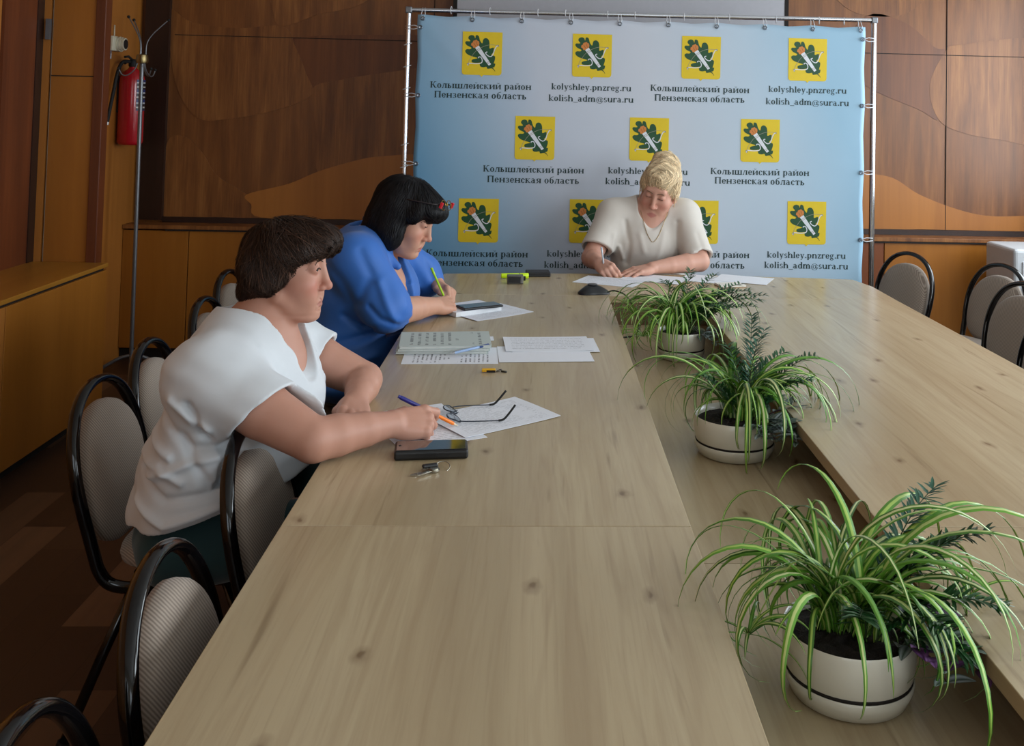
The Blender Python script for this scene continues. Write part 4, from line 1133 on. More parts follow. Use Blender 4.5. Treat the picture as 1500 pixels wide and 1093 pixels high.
V, Q = mesh_of(b1, .009, spans((o1, (.125, .145, .15), .0022), (WR_R + V3(.05, .03, -.01), (.075, .075, .05), .0023), (WR_L + V3(0, -.05, -.01), (.06, .08, .05), .0035), (V3(-.5, 2.3, .86), (.2, .16, .11), .005)))
skin_obj('body', V, Q, M['skin'], p1, skin_tone((184, 137, 117), (160, 98, 90), (178, 104, 90), o1, R1, 1.01)(V))
h1 = Grp(face1)
eyes(p1, o1, R1, L1, (.0, 1, -.05)); brow_lash(p1, h1, L1, srgb(92, 70, 58), .0125, .027, .0020)
# T-shirt
FOLD1 = [([(-.822, .834), (-.737, .774), (-.661, .775)], -.009, .013), ([(-.847, .698), (-.736, .744), (-.683, .752)], .009, .012), ([(-.877, .698), (-.793, .661), (-.688, .676)], -.009, .012),
         ([(-.882, .640), (-.79, .610), (-.679, .643)], .008, .010), ([(-.74, .875), (-.704, .793)], -.010, .012),
         ([(-.786, .88), (-.701, .82)], .009, .013), ([(-.865, .773), (-.793, .751)], .009, .012), ([(-.90, .72), (-.82, .725), (-.76, .70)], .008, .011), ([(-.76, .80), (-.72, .72), (-.70, .69)], -.007, .012)]
def fold1(P):
    d = wav(P * V3(1, 1, 1.6), 30, .006, 3) + wav(P * V3(1.2, 1, 2.2), 60, .0022, 8)
    for pts, am, wd_ in FOLD1: d = d + ridge(P, pts, am * 1.15, wd_ * .85, 1)
    d = d + ridge(P, [(-.69, 2.36, .99), (-.63, 2.33, .965), (-.585, 2.36, .90)], .005, .011) + ridge(P, [(-.72, 2.30, .975), (-.66, 2.24, .90)], -.004, .013)
    return d
hemR = SH_R + (EL_R - SH_R) * .50; hemL = SH_L + (EL_L - SH_L) * .50
arm_r, arm_l = unit(EL_R - SH_R), unit(EL_L - SH_L)
hr_n = unit(arm_r + V3(.0, -.05, -.55)); hl_n = unit(arm_l)
s1 = Grp(torso1(.014) + [E((-.745, 2.472, .570), (.190, .238, .11), k=.04), RC((-.725, 2.325, .86), (-.755, 2.325, .62), .098, .105, .06), RC(SH_R - arm_r * .03, hemR + arm_r * .09, .080, .080, .05), RC(SH_L, hemL + arm_l * .05, .080, .076, .05),
                         Half(hemR, hr_n, hemR - V3(.09, .13, .16), hemR + V3(.2, .032, .14)), Half(hemL, hl_n, hemL - V3(.06, .08, .12), hemL + .15),
                         RC(hemR - arm_r * .025, hemR + arm_r * .12, .068, .073, .008, '-'), RC(hemL - arm_l * .035, hemL + arm_l * .09, .066, .070, .008, '-'),
                         Half((-.9, 2.3, .562), (.28, -.04, -1), (-1.1, 2.1, .30), (-.4, 2.9, .70), .004),
                         RC((-.695, 2.49, 1.06), (-.605, 2.47, .975), .086, .070, .006, '-'), RC((-.605, 2.47, .975), (-.525, 2.445, .895), .066, .034, .006, '-')], .02, disp=fold1)
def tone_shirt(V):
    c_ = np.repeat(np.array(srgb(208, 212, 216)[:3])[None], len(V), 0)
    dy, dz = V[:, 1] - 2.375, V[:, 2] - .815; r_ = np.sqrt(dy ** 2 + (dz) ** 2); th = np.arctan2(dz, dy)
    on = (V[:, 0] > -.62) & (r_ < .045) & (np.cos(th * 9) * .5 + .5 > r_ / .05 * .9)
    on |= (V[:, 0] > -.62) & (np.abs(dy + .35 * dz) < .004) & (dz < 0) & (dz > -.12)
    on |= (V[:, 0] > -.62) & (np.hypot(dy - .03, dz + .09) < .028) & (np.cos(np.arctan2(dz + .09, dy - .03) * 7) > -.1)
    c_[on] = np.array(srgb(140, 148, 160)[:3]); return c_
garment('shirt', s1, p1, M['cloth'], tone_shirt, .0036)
tr = Grp([E((-.738, 2.476, .595), (.155, .190, .08), k=.02), E((-.768, 2.472, .520), (.168, .215, .095), k=.02), RC((-.800, 2.335, .515), (-.34, 2.365, .55), .086, .074, .02), RC((-.790, 2.60, .530), (-.34, 2.58, .55), .086, .074, .02),
          RC((-.34, 2.365, .555), (-.36, 2.37, .11), .071, .055, .04), RC((-.34, 2.58, .555), (-.36, 2.58, .11), .071, .055, .04)], .02, disp=lambda P: wav(P, 34, .006, 5))
garment('trousers', tr, p1, M['cloth'], flat_tone((22, 58, 62)), .010)
for y in (2.37, 2.58):
    sh = Grp([RC((-.38, y, .048), (-.26, y, .036), .044, .034, .02), RC((-.36, y, .11), (-.37, y, .06), .045, .042, .02)], .02)
    garment('shoe', sh, p1, M['cloth'], flat_tone((26, 24, 26)), .010)
# short brown hair with a full fringe
e = lambda c_, r, k=.02, op='+': E(L1(*c_), np.array(r) * 1.01, R1, k, op)
hr1 = Grp([e((0, -.012, .038), (.079, .086, .084)), e((0, -.060, -.010), (.058, .030, .056), .03), e((0, -.074, -.062), (.046, .024, .026), .025), e((0, .052, .076), (.068, .054, .038), .03), e((.0, .085, .070), (.054, .031, .025), .03)]
          + [e((s * .060, -.038, .006), (.024, .044, .052), .03) for s in (-1, 1)] + [e((s * .066, .018, .048), (.017, .046, .027), .03) for s in (-1, 1)]
          + [e((s * .075, -.014, -.002), (.016, .026, .030), .02) for s in (-1, 1)]
          + [e((0, .105, -.042), (.092, .074, .080), .012, '-'), e((0, .056, -.085), (.12, .088, .066), .012, '-')], .02,
          disp=lambda P: wav(I1(P) * V3(1.0, .5, .6), 80, .012, 11) + wav(I1(P) * V3(1, .6, .5), 230, .004, 12))
cr = L1(.005, -.055, .15)
hair_obj('hair', hr1, p1, M['hair'], lambda P: (P - cr), srgb(44, 29, 21)[:3], 6000, .085, HAIR_STEP, .004, .0011, 4, .45, .006, None, .30)

# ---------------------------------------------------------------- the woman in the blue blouse (bent over her papers)
p2 = empty('person', (-.70, 3.74, 0), 'black haired woman in a blue blouse bent over her papers, writing', 'person')
o2, R2, L2, I2 = head_frame((-.490, 3.70, 1.112), (.90, -.22, -.34), (.42, 0, .9), 1.04)
S2R, E2R, W2R = V3(-.635, 3.50, .985), V3(-.515, 3.47, .815), V3(-.375, 3.70, .795)
S2L, E2L, W2L = V3(-.60, 3.97, .985), V3(-.47, 4.10, .815), V3(-.405, 4.06, .812)
torso2 = lambda g: [E((-.655, 3.735, .84), (.165 + g, .245 + g, .20 + g), k=.06), E((-.660, 3.735, .955), (.120 + g, .195 + g, .10 + g), k=.05), E((-.585, 3.735, .84), (.14 + g, .20 + g, .12 + g), k=.05),
                    E((-.665, 3.735, .64), (.20 + g, .265 + g, .19 + g), k=.06), E((-.69, 3.735, .55), (.20 + g, .26 + g, .07 + g), k=.05), RC((-.63, 3.73, 1.0), S2R, .080 + g, .074 + g, .05), RC((-.62, 3.73, 1.0), S2L, .080 + g, .074 + g, .05)]
face2 = head_prims(R2, L2, 1.02, 0, V3(-.645, 3.735, .98), .060, 1.1, 1.04, .020)
b2 = Grp(face2 + torso2(-.012) + limb(S2R, E2R, W2R, (.07, .065, .052, .050, .042, .031)) + limb(S2L, E2L, W2L, (.065, .06, .050, .046, .040, .031))
         + hand_prims(W2R, (.62, .76, -.06), (.35, -.40, .85), 1, [(40, 45, 30), (55, 62, 40), (62, 70, 45), (66, 72, 45)], [(.020, .020, -.010), (.046, .040, -.022), (.072, .038, -.030), (.094, .028, -.036)], 1.0, .4, 1.12)
         + hand_prims(W2L, (.70, -.60, -.20), (.45, .25, .85), -1, [(40, 50, 35), (48, 60, 40), (52, 64, 40), (56, 66, 40)], None, 1.0, .4, 1.1)
         + chain([V3(-.72, 3.62, .55), V3(-.3, 3.62, .56)], [.09, .07], .03) + chain([V3(-.72, 3.86, .55), V3(-.3, 3.86, .56)], [.09, .07], .03)
         + chain([V3(-.3, 3.62, .56), V3(-.33, 3.62, .09)], [.06, .04], .03) + chain([V3(-.3, 3.86, .56), V3(-.33, 3.86, .09)], [.06, .04], .03), .02)
V, Q = mesh_of(b2, .010, spans((o2, (.125, .145, .14), .0030), (W2R + V3(.04, .04, -.01), (.07, .08, .05), .0033), (W2L + V3(.03, -.03, 0), (.07, .07, .05), .005), (V3(-.45, 3.55, .82), (.13, .14, .06), .006)))
skin_obj('body', V, Q, M['skin'], p2, skin_tone((198, 150, 126), (168, 92, 88), (190, 118, 100), o2, R2, 1.04)(V))
brow_lash(p2, Grp(face2), L2, srgb(40, 30, 28), .0035, .030, .0022)
cuffR = S2R + (E2R - S2R) * .98; cuffL = S2L + (E2L - S2L) * .80
ca = unit(W2R - E2R); cuff_c = E2R + ca * .055
def fold2(P):
    d = wav(P * V3(1, .8, 1.2), 24, .008, 21)
    F = [([(-.60, 1.03), (-.56, .95), (-.60, .86)], -.007, .016), ([(-.72, .99), (-.66, .93), (-.62, .85)], -.007, .018), ([(-.53, .93), (-.50, .86), (-.47, .80)], .009, .014), ([(-.56, .85), (-.52, .81), (-.47, .79)], -.008, .010),
         ([(-.80, .74), (-.70, .70), (-.58, .73)], -.010, .016), ([(-.81, .67), (-.70, .63), (-.55, .66)], .010, .014), ([(-.66, .80), (-.60, .76), (-.55, .77)], -.009, .012), ([(-.83, .60), (-.70, .57), (-.56, .58)], -.008, .014), ([(-.47, .95), (-.42, .84)], -.007, .012)]
    for pts, am, wd_ in F: d = d + ridge(P, pts, am, wd_, 1)
    near = np.exp(-((P - cuff_c) ** 2).sum(1) / .06 ** 2)
    ang = np.arctan2(P[:, 2] - cuff_c[2], (P - cuff_c) @ unit(np.cross(ca, (0, 0, 1))))
    return d + near * .004 * np.sin(ang * 13)
s2 = Grp(torso2(.012) + [RC(S2R, E2R + V3(.0, .0, .02), .092, .088, .05), RC(E2R + V3(0, 0, .02), cuff_c, .078, .060, .03), RC(cuff_c, cuff_c + ca * .018, .058, .058, .006),
                         RC(S2L, E2L + V3(0, 0, .02), .092, .080, .05), RC(E2L + V3(0, 0, .03), E2L + unit(W2L - E2L) * .03, .075, .062, .03),
                         Half(cuff_c + ca * .016, ca, cuff_c - .10, cuff_c + .14, .003), RC(cuff_c - ca * .03, cuff_c + ca * .09, .051, .053, .004, '-'),
                         RC((-.63, 3.72, 1.10), (-.565, 3.70, 1.02), .070, .058, .008, '-'), RC((-.565, 3.70, 1.02), (-.47, 3.66, .90), .056, .016, .008, '-')]
         + [RC((-.675, 3.67, 1.045), (-.595, 3.615, 1.035), .015, .017, .015), RC((-.60, 3.615, 1.045), (-.50, 3.615, .95), .018, .014, .015)], .02, disp=fold2)
garment('blouse', s2, p2, M['silk'], flat_tone((44, 104, 186)), .0055)
garment('trousers', Grp([E((-.70, 3.735, .56), (.17, .26, .085), k=.05), RC((-.70, 3.61, .555), (-.3, 3.62, .57), .095, .08, .05), RC((-.70, 3.86, .555), (-.3, 3.86, .57), .095, .08, .05), RC((-.3, 3.62, .57), (-.33, 3.62, .10), .078, .056, .04), RC((-.3, 3.86, .57), (-.33, 3.86, .10), .078, .056, .04)], .02), p2, M['cloth'], flat_tone((24, 26, 40)), .012)
for y in (3.62, 3.86): garment('shoe', Grp([RC((-.35, y, .048), (-.23, y, .036), .044, .034, .02), RC((-.33, y, .11), (-.34, y, .06), .045, .042, .02)], .02), p2, M['cloth'], flat_tone((20, 20, 22)), .012)
e = lambda c_, r, k=.02, op='+': E(L2(*c_), np.array(r) * 1.04, R2, k, op)
hr2 = Grp([e((0, -.020, .055), (.094, .115, .092)), e((0, -.085, -.020), (.085, .048, .095), .03), e((0, -.088, -.088), (.070, .035, .035), .03), e((0, .060, .080), (.076, .054, .038), .03), e((0, .098, .062), (.068, .032, .027), .03)]
          + [e((s * .076, -.022, -.026), (.024, .058, .080), .03) for s in (-1, 1)] + [e((s * .080, .004, -.070), (.018, .032, .038), .03) for s in (-1, 1)] + [e((s * .076, .048, .038), (.016, .026, .034), .02) for s in (-1, 1)]
          + [e((0, .120, -.062), (.078, .082, .090), .012, '-'), e((0, .05, -.12), (.07, .07, .05), .012, '-')], .02,
          disp=lambda P: wav(I2(P) * V3(1.0, .6, .4), 90, .005, 31) + wav(I2(P) * V3(1, .6, .4), 240, .0018, 32))
cr2 = L2(0, -.03, .16)
hair_obj('hair', hr2, p2, M['hair'], lambda P: (P - cr2), srgb(17, 16, 19)[:3], 4200, .11, .0045, .003, .0014, 6, .3, .001, None, .12)
gl = MB()
lens_c = [L2(s * .033, .120, .100) for s in (-1, 1)]
for c_ in lens_c:
    gl.tube([tuple(c_ + R2[:, 0] * .026 * math.cos(a) + (R2[:, 1] * -.45 + R2[:, 2] * .9) * .018 * math.sin(a)) for a in [2 * math.pi * k / 18 for k in range(18)]], .0018, 6, closed=True)
gl.tube([tuple(L2(-.008, .122, .100)), tuple(L2(0, .126, .104)), tuple(L2(.008, .122, .100))], .0018, 6)
g2 = empty('eyeglasses', tuple(L2(0, .12, .11)), 'red tipped eyeglasses pushed up on the black hair of the woman in blue', 'glasses')
gl.build('rims', plain('gold_wire', srgb(170, 136, 70), .25, 1), g2, smooth=True)
for s in (-1, 1):
    q = MB(); q.tube([tuple(L2(s * .060, .118, .101)), tuple(L2(s * .080, .096, .094)), tuple(L2(s * .088, .05, .084)), tuple(L2(s * .090, -.02, .070))], .0026, 8); q.build('temple', plain('dark_temple_plastic', srgb(34, 24, 26), .3), g2, smooth=True)
    q = MB(); q.box(tuple(L2(s * .064, .122, .100)), (.014, .010, .022), Matrix(R2.tolist())); q.build('end_piece', plain('red_end_piece', srgb(200, 28, 44), .3), g2, bevel=.002)
hc = MB(); hc.box(tuple(L2(.02, -.128, -.05)), (.05, .012, .016), Matrix(R2.tolist())); hc.build('hair_clip', plain('dark_steel_clip', srgb(70, 90, 120), .3, .6), p2, bevel=.004)

# ---------------------------------------------------------------- the blonde woman at the head of the table
p3 = empty('person', (.55, 5.0, 0), 'blonde woman in a cream sweater writing at the head of the table before the banner', 'person')
o3, R3, L3, I3 = head_frame((.604, 4.965, 1.135), (-.36, -.84, -.40), (.06, -.42, .9), 1.10)
S3R, E3R, W3R = V3(.375, 5.0, 1.005), V3(.262, 4.87, .805), V3(.295, 4.735, .800)
S3L, E3L, W3L = V3(.735, 5.0, 1.005), V3(.792, 4.835, .800), V3(.545, 4.720, .785)
torso3 = lambda g: [E((.555, 5.025, .86), (.185 + g, .125 + g, .20 + g), k=.05), E((.555, 4.99, .86), (.165 + g, .12 + g, .10 + g), k=.05), E((.555, 5.03, .97), (.175 + g, .095 + g, .095 + g), k=.05), E((.555, 5.03, .65), (.19 + g, .15 + g, .17 + g), k=.06), E((.555, 5.03, .54), (.19 + g, .16 + g, .07 + g), k=.05),
                    RC((.555, 5.02, 1.025), S3R, .065 + g, .058 + g, .05), RC((.555, 5.02, 1.025), S3L, .065 + g, .058 + g, .05)]
face3 = head_prims(R3, L3, 1.02, 0, V3(.565, 5.02, 1.0), .056, 1.05, 1.10, .014)
b3 = Grp(face3 + [RC((.575, 4.975, 1.03), (.56, 4.975, .95), .05, .06, .04)] + torso3(-.008) + limb(S3R, E3R, W3R, (.056, .054, .047, .045, .037, .028)) + limb(S3L, E3L, W3L, (.056, .054, .048, .047, .038, .028))
         + hand_prims(W3R, (.40, -.86, -.16), (-.55, -.10, .83), 1, [(45, 45, 25), (52, 58, 35), (60, 66, 40), (66, 70, 40)], [(.020, .020, -.010), (.046, .038, -.022), (.072, .034, -.032), (.092, .024, -.038)], .98, .4, 1.05)
         + hand_prims(W3L, (-.90, -.40, -.12), (-.10, -.22, .97), -1, [(12, 14, 8), (8, 12, 8), (8, 12, 8), (10, 14, 8)], [(.020, .022, -.008), (.046, .046, -.012), (.072, .052, -.014), (.092, .050, -.014)], 1.0, .9, 1.0)
         + chain([V3(.45, 5.0, .55), V3(.45, 4.66, .56)], [.085, .066], .03) + chain([V3(.66, 5.0, .55), V3(.66, 4.66, .56)], [.085, .066], .03) + chain([V3(.45, 4.66, .56), V3(.45, 4.7, .09)], [.056, .04], .03) + chain([V3(.66, 4.66, .56), V3(.66, 4.7, .09)], [.056, .04], .03), .02)
V, Q = mesh_of(b3, .010, spans((o3, (.12, .14, .14), .0032), (W3R + V3(.03, -.05, -.01), (.06, .07, .05), .0036), (W3L + V3(-.08, -.04, -.01), (.11, .08, .03), .0032), (V3(.55, 4.84, .82), (.3, .12, .06), .006)))
skin_obj('body', V, Q, M['skin'], p3, skin_tone((206, 158, 138), (178, 96, 96), (200, 126, 112), o3, R3, 1.10)(V))
brow_lash(p3, Grp(face3), L3, srgb(110, 84, 62), .0042, .030, .0020)
c3R, c3L = S3R + (E3R - S3R) * .80, S3L + (E3L - S3L) * .92
a3R, a3L = unit(E3R - S3R), unit(E3L - S3L)
def fold3(P):
    d = wav(P * V3(1.2, .8, .8), 26, .006, 41)
    F = [([(.43, .98), (.45, .88), (.44, .78)], -.008, .013), ([(.375, .92), (.37, .84)], .007, .012), ([(.69, .98), (.685, .88), (.70, .78)], -.008, .013), ([(.40, .86), (.42, .80)], .007, .010), ([(.62, .93), (.60, .84), (.58, .78)], .005, .014), ([(.50, .92), (.52, .84)], .005, .014), ([(.78, .93), (.80, .86)], -.003, .012), ([(.75, .85), (.80, .84)], .006, .010)]
    for pts, am, wd_ in F: d = d + ridge(P, pts, am, wd_, 1)
    return d
s3 = Grp(torso3(.012) + [RC(S3R, c3R, .078, .074, .05), RC(S3L, c3L, .080, .072, .05), RC(c3R - a3R * .01, c3R + a3R * .05, .072, .070, .02), RC(c3L - a3L * .01, c3L + a3L * .05, .070, .068, .02),
                         Half(c3R, unit(a3R + V3(.25, 0, .1)), c3R - .12, c3R + V3(.10, .1, .12), .003), Half(c3L, a3L, c3L - V3(.13, .15, .16), c3L + .14, .003),
                         RC(c3R - a3R * .03, c3R + a3R * .08, .062, .064, .004, '-'), RC(c3L - a3L * .008, c3L + a3L * .08, .058, .060, .004, '-'),
                         RC((.575, 5.0, 1.10), (.568, 4.93, 1.045), .082, .074, .006, '-'), RC((.568, 4.93, 1.045), (.562, 4.87, .985), .07, .045, .006, '-')], .02, disp=fold3)
garment('sweater', s3, p3, M['cloth'], flat_tone((212, 205, 196)), .0055)
garment('trousers', Grp([E((.555, 5.03, .555), (.2, .15, .085), k=.05), RC((.45, 5.02, .555), (.45, 4.66, .57), .092, .074, .05), RC((.66, 5.02, .555), (.66, 4.66, .57), .092, .074, .05), RC((.45, 4.66, .57), (.45, 4.7, .10), .07, .055, .04), RC((.66, 4.66, .57), (.66, 4.7, .10), .07, .055, .04)], .02), p3, M['cloth'], flat_tone((40, 38, 42)), .012)
for x in (.45, .66): garment('shoe', Grp([RC((x, 4.72, .048), (x, 4.60, .036), .044, .034, .02), RC((x, 4.70, .11), (x, 4.71, .06), .045, .042, .02)], .02), p3, M['cloth'], flat_tone((28, 26, 26)), .012)
e = lambda c_, r, k=.02, op='+': E(L3(*c_), np.array(r) * 1.10, R3, k, op)
hr3 = Grp([e((0, -.020, .050), (.080, .100, .084)), e((0, .030, .090), (.058, .046, .034), .03), e((0, -.075, -.01), (.064, .045, .068), .03), e((0, -.062, .108), (.058, .054, .036), .022), e((.008, -.066, .128), (.044, .044, .024), .02)]
          + [e((s * .068, .004, .025), (.016, .040, .044), .02) for s in (-1, 1)] + [e((s * .072, -.014, -.02), (.012, .020, .03), .02) for s in (-1, 1)]
          + [e((0, .130, -.012), (.076, .070, .100), .012, '-'), e((0, .06, -.085), (.12, .085, .062), .012, '-')], .02,
          disp=lambda P: wav(I3(P) * V3(1.0, .5, .5), 110, .005, 51) + np.where(I3(P)[:, 2] > .105, wav(I3(P), 190, .007, 55), 0))
bn = L3(.0, -.06, .13)
def flow3(P):
    q = I3(P); up_ = bn - P; sw = np.cross(R3[:, 2], P - bn)
    return np.where((q[:, 2] > .105)[:, None], sw + .2 * R3[:, 0], up_)
hair_obj('hair', hr3, p3, M['hair'], flow3, srgb(226, 202, 164)[:3], 3800, .07, .0045, .004, .0013, 8, .28, .003, None, .3)
lk = MB()
for s, x0 in ((-1, -.074), (1, .07)):
    lk.tube(catmull([tuple(L3(s * .072, .030, .05)), tuple(L3(s * .084, .032, .0)), tuple(L3(s * .082, .028, -.05)), tuple(L3(s * .088, .022, -.085))], 4), .0025, 6)
m_l = plain('loose_blonde_lock', srgb(226, 202, 164), .5); lk.build('loose_lock', m_l, p3, smooth=True)
nk = MB(); pts = proj(Grp([b3, s3]), [(.625, 4.95, 1.03), (.615, 4.86, .96), (.59, 4.84, .92), (.565, 4.83, .895), (.545, 4.83, .92), (.525, 4.84, .96), (.51, 4.94, 1.03)], .002, 5)
nk.tube(catmull([tuple(q) for q in pts], 5), .0014, 6); nk.build('necklace', plain('gold_chain', srgb(168, 140, 90), .3, 1), p3, smooth=True)
# ---------------------------------------------------------------- pot plants on the sunken shelf
M['pot'] = plain('cream_glazed_ceramic', srgb(218, 214, 198), .28, var=.03, scale=8, coat=.3)
t = NT('potting_soil'); f = t.noise(t.coord(), 70, 5, .7); t.base(t.ramp(f, [(.3, srgb(18, 14, 12)), (.6, srgb(44, 36, 30)), (.8, srgb(78, 66, 54))])); t.bump(f, .9, .01); M['soil'] = t.set(.95)
t = NT('striped_leaf'); at = t.n('ShaderNodeAttribute', attribute_name='tone'); f = t.noise(t.coord(), 18, 3)
t.base(t.mix(t.math('MULTIPLY', f, .3), at.outputs['Color'], t.mix(.5, at.outputs['Color'], srgb(40, 84, 24))))
t.b.inputs['Transmission Weight'].default_value = 0; t.b.inputs['Subsurface Weight'].default_value = .0
M['leaf'] = t.set(.38, spec=.45)
class Leaves:
    def __init__(s): s.v = []; s.q = []; s.c = []
    def strip(s, path, wid, side, cols, us, fold=.25):
        """a blade along path; us are positions across (-1..1), cols their colours"""
        T = len(path); o = len(s.v); n = len(us)
        for i, p in enumerate(path):
            tg = (path[min(i + 1, T - 1)] - path[max(i - 1, 0)]).normalized()
            sd = side - tg * side.dot(tg)
            sd = sd.normalized() if sd.length > 1e-6 else tg.orthogonal().normalized()
            nm = sd.cross(tg)
            for u, cc in zip(us, cols):
                s.v.append(p + sd * (u * wid[i]) + nm * (abs(u) * wid[i] * fold)); s.c.append(cc)
        for i in range(T - 1):
            for j in range(n - 1): s.q.append((o + i * n + j, o + i * n + j + 1, o + (i + 1) * n + j + 1, o + (i + 1) * n + j))
    def build(s, name, parent):
        return skin_obj(name, np.array([tuple(p) for p in s.v]), np.array(s.q), M['leaf'], parent, np.array([c_[:3] for c_ in s.c]))
def arch(rg, base, az, L, el, droop, n=16, floor=.64, wob=.12):
    """points of a blade that rises, leans over and hangs down"""
    p = Vector(base); pts = [p.copy()]; st_ = L / n; a = az; e = el
    for i in range(n):
        u = (i + .5) / n
        e = el - droop * u ** 1.25
        a += rg.uniform(-wob, wob) * .5
        d = Vector((math.cos(a) * math.cos(e), math.sin(a) * math.cos(e), math.sin(e)))
        p = p + d * st_
        if p.z < floor: p.z = floor + .002 * rg.random()
        pts.append(p.copy())
    return pts
GREENS = [(64, 112, 30), (84, 140, 38), (52, 96, 30), (104, 160, 52), (74, 126, 34)]
CREAM = [(196, 212, 132), (214, 222, 160), (170, 200, 96)]
def spider(lv, rg, base, az, L, el, droop, w_, floor=.64):
    pts = arch(rg, base, az, L, el, droop, 18, floor)
    sd = Vector((-math.sin(az), math.cos(az), 0)); tw = rg.uniform(-.5, .5); sd = (sd + Vector((0, 0, tw))).normalized()
    wid = [w_ * (min(1, .55 + u * 2.2) * (1 - max(0, u - .45) / .56) ** .75 + .0003) for u in [i / (len(pts) - 1) for i in range(len(pts))]]
    gq = srgb(*rg.choice(GREENS)); cq = srgb(*rg.choice(CREAM)) if rg.random() < .82 else srgb(110, 158, 60)
    lv.strip(pts, wid, sd, [gq, gq, cq, cq, gq, gq], [-1, -.42, -.30, .30, .42, 1], .28)
def blade(lv, p0, p1, w_, col, bend, side=None, vein=None, n=6):
    """a simple pointed leaflet from p0 to p1"""
    p0, p1 = Vector(p0), Vector(p1); m = p0.lerp(p1, .5) + Vector(bend)
    pts = [p0.lerp(m, k / n).lerp(m.lerp(p1, k / n), k / n) for k in range(n + 1)]
    wid = [w_ * math.sin(math.pi * (.06 + .92 * (k / n) ** .8)) ** .8 + .0002 for k in range(n + 1)]
    d = p1 - p0; sd = Vector(side) if side is not None else d.cross(Vector((0, 0, 1)))
    if sd.length < 1e-6: sd = Vector((1, 0, 0))
    v2 = vein or col
    lv.strip(pts, wid, sd.normalized(), [col, v2, col, v2, col], [-1, -.55, 0, .55, 1], .2)
def pot_plant(cx, cy, r, label, seed, leaves, lmin, lmax, lean, ferns, trads, spiderette=None, extra=()):
    rg = random.Random(seed); Z = SZ
    o = empty('potted_plant', (cx, cy, Z), label, 'plant', 'pot plants on the sunken shelf of the table')
    b = MB(); b.lathe([(0, .016), (r * .80, .016), (r * .88, .022), (r * .965, .042), (r * 1.0, .064), (r * 1.0, .098), (r * .985, .101), (r * .96, .099), (r * .95, .088), (r * .92, .080)], (cx, cy, Z), 48)
    b.build('pot', M['pot'], o, smooth=True, angle=50)
    b = MB(); b.lathe([(0, 0), (r * .80, 0), (r * .88, .004), (r * .965, .022), (r * .98, .031), (r * .96, .034), (r * .93, .030), (r * .88, .018), (0, .016)], (cx, cy, Z), 48); b.build('saucer', M['pot'], o, smooth=True, angle=50)
    b = MB(); b.lathe([(r * .945, .0335), (r * .957, .0345), (r * .963, .038), (r * .945, .040)], (cx, cy, Z), 48); b.build('dark_joint_line', M['gap'], o, smooth=True)
    b = MB(); vs = []; fs = []
    n = 30; vs.append((cx, cy, Z + .090)); 
    for k in range(1, 7):
        for j in range(n):
            a = 2 * math.pi * j / n; q = r * .935 * k / 6
            vs.append((cx + q * math.cos(a), cy + q * math.sin(a), Z + .088 + rg.uniform(-.005, .006) * (k < 6) - .004 * (k == 6)))
    for j in range(n): fs.append((0, 1 + j, 1 + (j + 1) % n))
    for k in range(5):
        for j in range(n): fs.append((1 + k * n + j, 1 + (k + 1) * n + j, 1 + (k + 1) * n + (j + 1) % n, 1 + k * n + (j + 1) % n))
    b.add(vs, fs); b.build('soil', M['soil'], o, smooth=True)
    lv = Leaves()
    for k in range(leaves):
        cl = lean[k % len(lean)]
        az = R_(rg.uniform(0, 360)) if rg.random() < .55 else R_(cl[2] + rg.gauss(0, 50))
        bx, by = cx + cl[0] + rg.gauss(0, .008), cy + cl[1] + rg.gauss(0, .008)
        L = rg.uniform(lmin, lmax); el = R_(rg.uniform(66, 100)); dr = R_(rg.uniform(165, 265))
        if rg.random() < .25: L *= .6; dr *= .75
        spider(lv, rg, (bx, by, Z + .086), az, L, el, dr, rg.uniform(.0046, .0076), Z + .004)
    for (dx, dy, az, L, el, dr) in extra: spider(lv, rg, (cx + dx, cy + dy, Z + .086), R_(az), L, R_(el), R_(dr), rg.uniform(.0062, .0080), Z + .004)
    if spiderette:
        for (x, y, z, n_, s_) in spiderette:
            st_ = [Vector((cx, cy, Z + .09)), Vector(((cx + x) / 2, (cy + y) / 2, Z + .2)), Vector((x, y, z))]
            lv.strip([Vector(p) for p in catmull(st_, 6)], [.0012] * 13, Vector((0, 0, 1)), [srgb(150, 170, 90)] * 2, [-1, 1], 0)
            for k in range(n_):
                spider(lv, rg, (x, y, z), R_(rg.uniform(0, 360)), rg.uniform(.06, .13) * s_, R_(rg.uniform(10, 70)), R_(rg.uniform(50, 140)), rg.uniform(.0028, .0045), Z + .004)
    lv.build('spider_plant_leaves', o)
    # finely cut dark fern sprays
    lv = Leaves(); stems = MB()
    for (dx, dy, L, az, el, kind) in ferns:
        pts = arch(rg, (cx + dx, cy + dy, Z + .086), R_(az), L, R_(el), R_(62), 18, Z + .006, .06)
        stems.tube(pts, [.0016 - .0009 * k / 18 for k in range(19)], 5)
        colf = srgb(*rg.choice([(24, 60, 26), (30, 74, 34), (38, 84, 42), (46, 96, 58)] if kind == 0 else [(48, 92, 70), (58, 104, 84), (66, 112, 92)]))
        for k in range(5, 19):
            p = pts[k]; t_ = (pts[k] - pts[k - 1]).normalized()
            for s in (-1, 1):
                sd = t_.cross(Vector((0, 0, 1)));
                sd = sd.normalized() if sd.length > .05 else Vector((1, 0, 0))
                for q in range(3):
                    d = (sd * s * rg.uniform(.6, 1) + t_ * rg.uniform(.3, .9) + Vector((0, 0, rg.uniform(-.35, .35)))).normalized()
                    ll = rg.uniform(.024, .044) * (1 - .024 * k)
                    blade(lv, p, p + d * ll * 1.4, .0030, colf, (0, 0, .003), None, None, 3)
    if ferns: lv.build('fern_leaves', o); stems.build('fern_stems', plain('dark_green_stem', srgb(48, 66, 34), .6), o, smooth=True)
